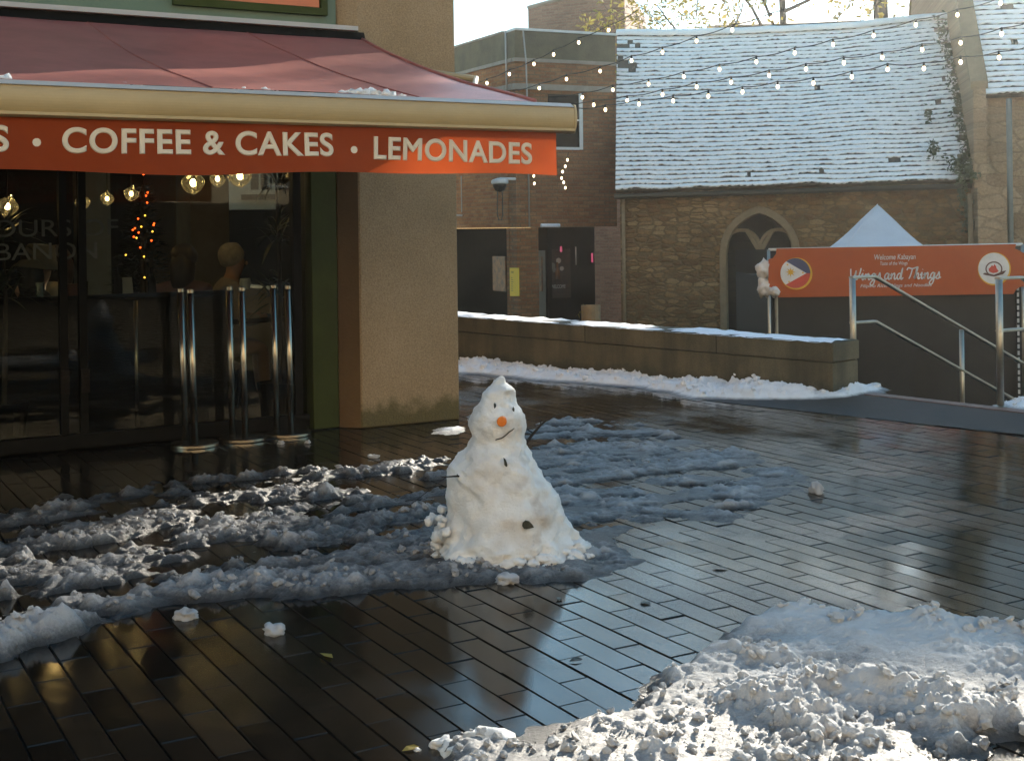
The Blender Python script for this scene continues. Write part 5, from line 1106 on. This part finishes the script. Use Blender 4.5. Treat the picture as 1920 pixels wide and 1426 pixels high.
# streaks run along this ground direction on the left (trodden and swept lines)
SD = (gnd(560, 905).xy-gnd(40, 975).xy).normalized(); SN_ = Vector((-SD.y, SD.x))
edgeP = [gnd(x, y).xy for x, y in ((-60, 1245), (0, 1222), (110, 1185), (215, 1150), (340, 1118), (480, 1110), (620, 1100), (760, 1088), (900, 1085), (1000, 1088), (1090, 1078))]
def dline(x, y, L):
    m = 1e9; at_ = 0
    for i in range(len(L)-1):
        ax, ay = L[i]; bx, by = L[i+1][0]-ax, L[i+1][1]-ay; t = max(0, min(1, ((x-ax)*bx+(y-ay)*by)/(bx*bx+by*by))); d = hypot(x-ax-bx*t, y-ay-by*t)
        if d < m: m = d; at_ = (i+t)/(len(L)-1)
    return m, at_
SMX, SMY = gnd(958, 1068).x, 5.88
def h_left(x, y, d):
    u = x*SD.x+y*SD.y; v = x*SN_.x+y*SN_.y
    st = noise.fractal(Vector((u*1.5, v*5.2, 2.2)), .9, 2.0, 5); big = nz(x, y, 1, 1.3)
    dl, tt = dline(x, y, edgeP); ridge = math.exp(-(dl/.16)**2)
    cov = st*1.15+.5*nz(x, y, 6, 7)+.25*big+.06+.55*ridge+.75*math.exp(-((x-SMX)**2+(y-SMY)**2)/.55)-.45*sstep(.35, -.1, d)
    k = sstep(-.05, .55, cov)*sstep(-.06, .10, d)
    if k <= 0: return -.01
    hh = .003+.014*k+.072*k*crumb(x, y, 1)*(.75+.6*nz(x, y, 4, 3))
    left = sstep(.52, .08, tt); hh += ridge*k*(.050*left+.010)*(.4+.6*nz(x, y, 7, 5)+1.0*crumb(x, y, 6, .8)*left+.9*crumb(x, y, 6, 1.3))
    sm = math.exp(-((x-SMX-.1)**2+(y-SMY)**2)/.32); smooth_ = .012+.02*k
    hh = hh*(1-.55*sm)+smooth_*.55*sm
    return hh*sstep(-.05, .07, d)
PL = [(-160, 925), (0, 935), (150, 917), (330, 902), (430, 893), (560, 880), (700, 858), (820, 852), (862, 868), (900, 900), (960, 960), (1030, 1020), (1110, 1052), (1150, 1078), (1090, 1092), (1000, 1096), (930, 1094), (850, 1100), (700, 1117), (480, 1132), (330, 1135), (222, 1165), (120, 1200), (0, 1240), (-160, 1290)]
patch(PL, .0105, h_left, 'slush_field', M['slush'], scatter(1500, .003, .019, 4, lambda x, y, h: h > .024 and nz(x, y, 3, 5) > -.15))
def h_right(x, y, d):
    u = x*.98+y*.17; v = -x*.17+y*.98
    st = noise.fractal(Vector((u*2.2, v*5.0, 7.7)), 1.0, 2.0, 5)
    near = math.exp(-((x-SMX)**2+(y-SMY)**2)/.5)
    k = sstep(-.35, .30, st*1.15+.5*nz(x, y, 3, 6)+.18*sstep(0, .5, d)+.6*near-.08)*sstep(-.05, .16, d)
    if k <= 0: return -.01
    return (-.002+.011*k+.048*k*crumb(x, y, 5, 1.2)*(.7+.9*nz(x, y, 4, 3)))*sstep(-.03, .10, d)
PR = [(900, 862), (985, 800), (1010, 782), (1100, 774), (1200, 788), (1290, 818), (1420, 845), (1500, 882), (1545, 925), (1440, 948), (1380, 985), (1260, 975), (1200, 990), (1160, 1010), (1215, 1050), (1180, 1075), (1090, 1092), (1000, 1060), (940, 990)]
patch(PR, .012, h_right, 'thin_slush', snow_mat('wet_slush', white=(.34, .355, .37), thin=(.02, .023, .027), lo=.005, hi=.036), scatter(160, .003, .012, 9, lambda x, y, h: h > .014 and nz(x, y, 1, 3) > 0))
lit = [gnd(x, y).xy for x, y in ((1240, 1345), (1400, 1330), (1560, 1318), (1700, 1330), (1790, 1365))]
ridge2 = [gnd(x, y).xy for x, y in ((1420, 1185), (1520, 1200), (1700, 1215), (1800, 1260))]
def h_front(x, y, d):
    big = nz(x, y, 3, 1.6); r1, t1 = dline(x, y, lit); r2, t2 = dline(x, y, ridge2)
    far = sstep(4.05, 4.5, y); tex = .35+.9*sstep(-.35, .35, nz(x, y, 14, 2.6)); k = sstep(-.02, .10, d)*sstep(-.75, .05, big+.6*sstep(0, .25, d)+.3*far)
    if k <= 0: return -.01
    rough = 1-.62*far
    hh = .010+.028*k*(1+.6*big)+rough*tex*k*.075*crumb(x, y, 8, 1.15)*(.8+.6*nz(x, y, 2, 4))+far*k*.026*(.35+nz(x, y, 6, 4)+.5*crumb(x, y, 9, .9))
    hh += .085*math.exp(-(r1/.12)**2)*sstep(.1, .5, t1)*(.6+.5*nz(x, y, 1, 5)+.5*crumb(x, y, 12))+.03*math.exp(-(r2/.2)**2)
    return hh*sstep(-.04, .07, d)
PF = [(1175, 1335), (1215, 1300), (1250, 1265), (1310, 1228), (1350, 1195), (1420, 1168), (1500, 1150), (1560, 1160), (1640, 1168), (1720, 1150), (1800, 1175), (1920, 1200), (2080, 1250), (2150, 1420), (1990, 1400), (1900, 1372), (1830, 1385), (1800, 1420), (1820, 1600), (1600, 1640), (900, 1600), (845, 1440), (822, 1408), (880, 1385), (950, 1388), (1000, 1362), (1060, 1350), (1120, 1345)]
patch(PF, .0075, h_front, 'front_snow', snow_mat('sunlit_snow', white=(.60, .59, .59), thin=(.05, .051, .054), lo=.008, hi=.085), scatter(1500, .0025, .022, 6, lambda x, y, h: h > .012 and (y < 4.1 or nz(x, y, 2, 4) > .25)))
def h_bank(base_h):
    def f(x, y, d):
        k = sstep(-.05, .16, d); 
        if k <= 0: return -.01
        return (base_h(x, y)*(.4+.5*nz(x, y, 2, 3)+1.1*crumb(x, y, 2, .7))+.022*crumb(x, y, 4, 1.2)+.01)*k
    return f
PB = [(845, 664), (920, 668), (950, 684), (1000, 690), (1100, 700), (1200, 704), (1290, 706), (1400, 708), (1500, 716), (1562, 733), (1610, 729), (1650, 724), (1662, 735), (1600, 742), (1545, 748), (1400, 751), (1300, 748), (1250, 736), (1150, 724), (1000, 713), (900, 702), (845, 700)]
def bank_h(x, y):
    px_ = CX+F*x/y; return .045+.05*sstep(1250, 1340, px_)*sstep(1545, 1480, px_)+.035*math.exp(-((px_-895)/32)**2)+.05*math.exp(-((px_-1590)/22)**2)+.03*math.exp(-((px_-1155)/30)**2)
ob = patch(PB, .015, h_bank(bank_h), 'banked_snow', M['bank'], scatter(700, .005, .035, 12, lambda x, y, h: h > .03))
P7 = [(1868, 762), (1885, 754), (1915, 753), (1960, 756), (1960, 770), (1900, 771)]
patch(P7, .016, h_bank(lambda x, y: .05), 'railing_snow', M['bank'], scatter(20, .006, .02, 15, lambda x, y, h: h > .02))
P8 = [(797, 806), (830, 800), (872, 801), (880, 808), (850, 813), (815, 812)]
patch(P8, .012, h_bank(lambda x, y: .022), 'pillar_snow', M['bank'], None)
P9 = [(866, 772), (900, 768), (930, 790), (900, 812), (872, 800)]
patch(P9, .016, h_right, 'melting_snow', M['slush'], None)
# snow left on a step
b = MB(); o = D*.05; b.prism([EA+ed*.02+o+D*.26+UP*-.168, EA+ed*.02+o+UP*-.168, EA+ed*.5+o+UP*-.168, EA+ed*.62+o+D*.24+UP*-.168], UP*.025); tag(part(b, 'step_snow', M['topsnow'], None), kind='stuff')
# single lumps lying on the pavers
def lump(x, y, r, sq, seed, lab, n=1, m='greysnow'):
    c = gnd(x, y); b = MB(); rz = random.Random(seed)
    for k in range(n):
        o = Vector((rz.gauss(0, r*.8), rz.gauss(0, r*.5), 0)) if k else Vector((0, 0, 0)); rr = r*(1 if not k else rz.uniform(.35, .7)); b.blob(c+o+UP*rr*sq[2]*.55, rr, sq, 3, .5, seed+k*3.3, 0, 1.5)
    tag(b.build('snow_lump', M[m], smooth=True), lab, 'snow lump', 'loose snow lumps on the paving')
lump(515, 1188, .030, (1.15, 1, .8), 3, 'lone angular snow lump on dark pavers in front of the slush')
lump(350, 1160, .034, (1.2, 1, .75), 8, 'cluster of small snow lumps on dark pavers below the slush edge', 6)
lump(950, 1093, .035, (1.3, 1, .7), 14, 'small snow lump fallen at the foot of the snowman', 3)
lump(1533, 924, .040, (1, 1, .9), 21, 'small bluish snow lump on the wet paving beyond the thin slush')
lump(916, 1398, .050, (1.5, 1, .6), 31, 'large flat sunlit snow lump at the lower left tip of the foreground snow', 4, 'snow')
lump(850, 1412, .034, (1.2, 1, .7), 36, 'sunlit snow lump lowest left beside the foreground snow', 4, 'snow')
lump(783, 1408, .008, (1.2, 1, .8), 41, 'tiny sunlit snow crumb alone on the dark pavers', 1, 'snow')
lump(527, 832, .018, (1.2, 1, .8), 43, 'small snow ball before the right twin post base, its left one')
lump(577, 831, .018, (1.1, 1, .8), 44, 'small snow ball before the right twin post base, its right one')
lump(700, 858, .022, (1.5, 1, .6), 46, 'small snow crumb at the far rim of the slush below the pillar', 3)
# leaves and bits on the paving
for i, (x, y, lab) in enumerate(((1480, 1130, 'dark wet leaf on the paving above the foreground snow'), (1475, 1152, 'wider brown leaf at the rim of the foreground snow'), (1350, 1064, 'small dark leaf on the smooth wet paving'), (1048, 1123, 'dark wet leaf on the blue reflecting pavers nearest the snowman'), (1080, 1238, 'dark leaf scrap on the blue reflecting pavers'), (1210, 1130, 'small dark scrap on the pavers right of the blue reflection'), (612, 1229, 'pale leaf scrap on the black pavers'), (770, 1404, 'tiny yellow leaf at the lower edge near the snow crumb'))):
    p = gnd(x, y, .004); b = MB(); rz = random.Random(i); L = .022+.014*rz.random(); a = rz.uniform(0, 3); d = Vector((cos(a), sin(a), 0))*L; e = Vector((-d.y, d.x, 0))*.5; top_ = []; 
    for q, z in ((-d, 0), (-d*.3+e, .006), (d*.5+e*.7, .008), (d, .003), (d*.5-e*.7, .002), (-d*.3-e, .004)): top_.append(p+q+UP*z)
    b.prism(top_, (0, 0, .0012)); tag(part(b, 'fallen_leaf', M['autumn'] if i >= 6 else M['dark'], None), lab, 'leaf', 'leaves on the wet paving')

# ------------------------------------------------------------------ the snowman
SY = 5.92; kx = SY/F
prof = [(1078, 806, 1112), (1066, 818, 1100), (1050, 826, 1088), (1035, 834, 1080), (1018, 840, 1073), (1000, 842, 1066), (973, 845, 1056), (950, 846, 1046), (927, 847, 1035), (912, 846, 1026), (896, 846, 1014), (882, 848, 1005), (871, 852, 999), (860, 860, 993), (850, 868, 988), (842, 877, 983), (834, 886, 980), (826, 887, 981), (818, 886, 982), (810, 884, 983), (800, 882.5, 985), (790, 882, 986), (780, 883, 985), (770, 887, 979), (760, 893, 971), (752, 899, 968.5), (744, 902, 967), (736, 904, 965), (729, 910, 963), (723, 917, 958), (718, 922, 949.5), (712, 925, 948), (707.5, 932, 946.5), (705.2, 937, 944)]
sm = thing('snowman', 'lopsided grubby snowman with carrot nose, twig arms and leaf buttons on wet paving', 'snowman', (SMX, SY, 0))
b = MB(); seg = 120; rows = []; fine = []
for i in range(len(prof)-1):
    n = 4 if i < 6 else 3
    for k in range(n): t = k/n; fine.append(tuple(prof[i][q]*(1-t)+prof[i+1][q]*t for q in range(3)))
fine.append(prof[-1])
for (y, xl_, xr_) in fine:
    c = (xl_+xr_)/2; r = (xr_-xl_)/2*kx; pc = at(c, y, SY); z = max(-.03, pc.z-.0); row = []
    low = sstep(.22, .0, z); head = sstep(.50, .56, z)
    for j in range(seg):
        a = 2*pi*j/seg; dx, dy = cos(a), sin(a); dep = .92+.05*head
        q = Vector((pc.x+dx*r, SY+dy*r*dep, z))
        s1 = nz(q.x, q.y, q.z, 5.5, 4); s2 = noise.fractal(q*16, .9, 2.0, 4); cl = clods(dx*r+q.z*.5+3, dy*r+q.z, 18, q.z*18)
        fr = max(0, -dy)                                           # towards the viewer
        bulge = .030*math.exp(-((a-(2*pi*.75+.35))**2)/.10-((z-.27)/.07)**2)-.026*math.exp(-((a-(2*pi*.75+.12))**2)/.05-((z-.36)/.10)**2)+.022*math.exp(-((a-(2*pi*.75+.62))**2)/.08-((z-.40)/.08)**2)
        brow = .012*math.exp(-((a-(2*pi*.75+.50))**2)/.20-((z-.765)/.014)**2)-.016*math.exp(-((a-(2*pi*.75+.66))**2)/.10-((z-.742)/.018)**2)
        disp = .020*s1*(1-.45*head)+.015*s2*(1-.3*head)+.013*clods(q.x+q.z, q.z*1.1-q.y, 26, 3)*(1-.6*head)+low*(.030*cl+.03*s1)+bulge+brow
        k = 1+disp/max(r, .04)
        q2 = Vector((pc.x+dx*r*k, SY+dy*r*dep*k, z+.006*s2*(1-head*.5)-(.0)))
        dirt = max(0, min(1, .30*sstep(-.35, .6, nz(q.x, q.y, q.z, 9, 5))+.85*sstep(-.1, .9, nz(q.x, q.y, q.z, 13, 5)+.1)*math.exp(-((a-(2*pi*.75+.50))**2)/.30)*sstep(.58, .40, z)*sstep(.0, .12, z)+.22*head*sstep(.74, .58, z)*sstep(-.4, .5, nz(q.x, q.y, q.z, 14, 4))))
        row.append(b.vert(q2, 1.0, max(.001, dirt*.75)))
    rows.append(row)
for r0, r1 in zip(rows, rows[1:]):
    for j in range(seg): b.f.append([r0[j], r0[(j+1) % seg], r1[(j+1) % seg], r1[j]])
b.f.append(rows[-1]); body = b.build('snow_body', M['snow'], sm, smooth=True)
# crumbly skirt
b = MB(); rz = random.Random(2)
for k in range(260):
    a = rz.uniform(0, 2*pi); rr = min(.372, rz.gauss(.325, .035)); x, y = SMX+.004+cos(a)*rr, SY+sin(a)*rr*.9; r = rz.uniform(.008, .030)*(1.1 if rr < .34 else .55); b.blob((x, y, .012+max(0, .36-rr)*.5+r*.3), r, (1.2, 1.1, .8), 2, .45, k*1.7, 1.0)
for k in range(30):
    b.blob((SMX-.30+rz.gauss(0, .025), SY-.02+rz.gauss(0, .06), rz.uniform(.03, .20)), rz.uniform(.012, .03), (1, 1, 1), 2, .4, k*2.2, 1.0)
b.build('snow_skirt', M['snow'], sm, smooth=True)
def front(x, y):
    """point of the snow body seen at this photo pixel"""
    r = ray(x, y); best = None; q = body.data; best = 1e9; bp_ = None
    o = Vector((0, 0, EYE)); rd = r.normalized()
    for v in q.vertices:
        w_ = v.co-o; 
        if v.co.y > SY+.02: continue
        dd = (w_-rd*w_.dot(rd)).length
        if dd < best: best = dd; bp_ = v.co.copy()
    k = (bp_.y)/1.0; return Vector((r.x*k, k, EYE+r.z*k))
p = front(942, 788); ax = Vector((-.10, -1, -.04)).normalized(); b = MB(); x_ = ax.orthogonal().normalized(); b.lathe([(.012, -.05), (.019, -.01), (.0225, .022), (.0225, .030), (.020, .034), (.001, .035)], p, 28, ax, .02); part(b, 'carrot_nose', M['carrot'], sm)
for x, y, w_, h_ in ((928, 759.5, .006, .013), (962.5, 768, .0055, .014)):
    p = front(x, y)+Vector((0, -.004, 0)); b = MB(); b.blob(p, 1, (w_, .006, h_), 2, .3, x); part(b, 'eye', M['dark'], sm, smooth=True)
mp_ = [(929, 824), (934, 822.5), (940, 821), (945, 818), (950, 814), (955, 809), (960, 806), (964, 802.5)]
b = MB(); b.tube([front(x, y)+Vector((0, -.003, 0)) for x, y in mp_], [.0022, .0028, .003, .003, .003, .0028, .0026, .0018], 6); part(b, 'mouth_twig', M['twig'], sm, smooth=True)
for x, y, pts in ((947, 866, [(-3, -9), (1, -6), (3.5, 0), (4.5, 6), (2, 8), (-1.5, 4), (-2, -2)]), (988, 982, [(-9, 2), (-8, -4), (-3, -8), (4, -6), (10, 0), (13, 5), (6, 7), (-1, 8), (-6, 7)])):
    p = front(x, y); k = p.y/F; b = MB(); b.prism([p+Vector((q[0]*k, -.012-.004*((i*7) % 3)/2, -q[1]*k)) for i, q in enumerate(pts)], (0, .010, 0)); part(b, 'leaf_button', M['dark'], sm)
def arm(paths, name):
    b = MB()
    for pts, r in paths: b.tube([at(x, y, Y) for x, y, Y in pts], [r*(1-.6*i/(len(pts)-1)) for i in range(len(pts))], 6)
    return part(b, name, M['twig'], sm, smooth=True)
arm([([(968, 850, 5.95), (984, 833, 5.97), (1000, 812, 5.99), (1014, 796, 6.0), (1024, 788, 6.01), (1040, 780, 6.02), (1052, 775, 6.03)], .0085), ([(1000, 812, 5.99), (992, 807, 5.98), (986, 803, 5.97), (982, 797, 5.96)], .0035), ([(1014, 796, 6.0), (1013, 788, 6.0), (1011, 782, 6.0)], .0032)], 'twig_arm')
arm([([(872, 894, 5.85), (858, 892, 5.78), (845, 893, 5.74), (828, 894, 5.72)], .0058), ([(858, 892, 5.78), (857, 888, 5.77)], .003), ([(838, 893, 5.735), (812, 912, 5.72), (790, 930, 5.71), (772, 944, 5.70)], .0028)], 'twig_arm')
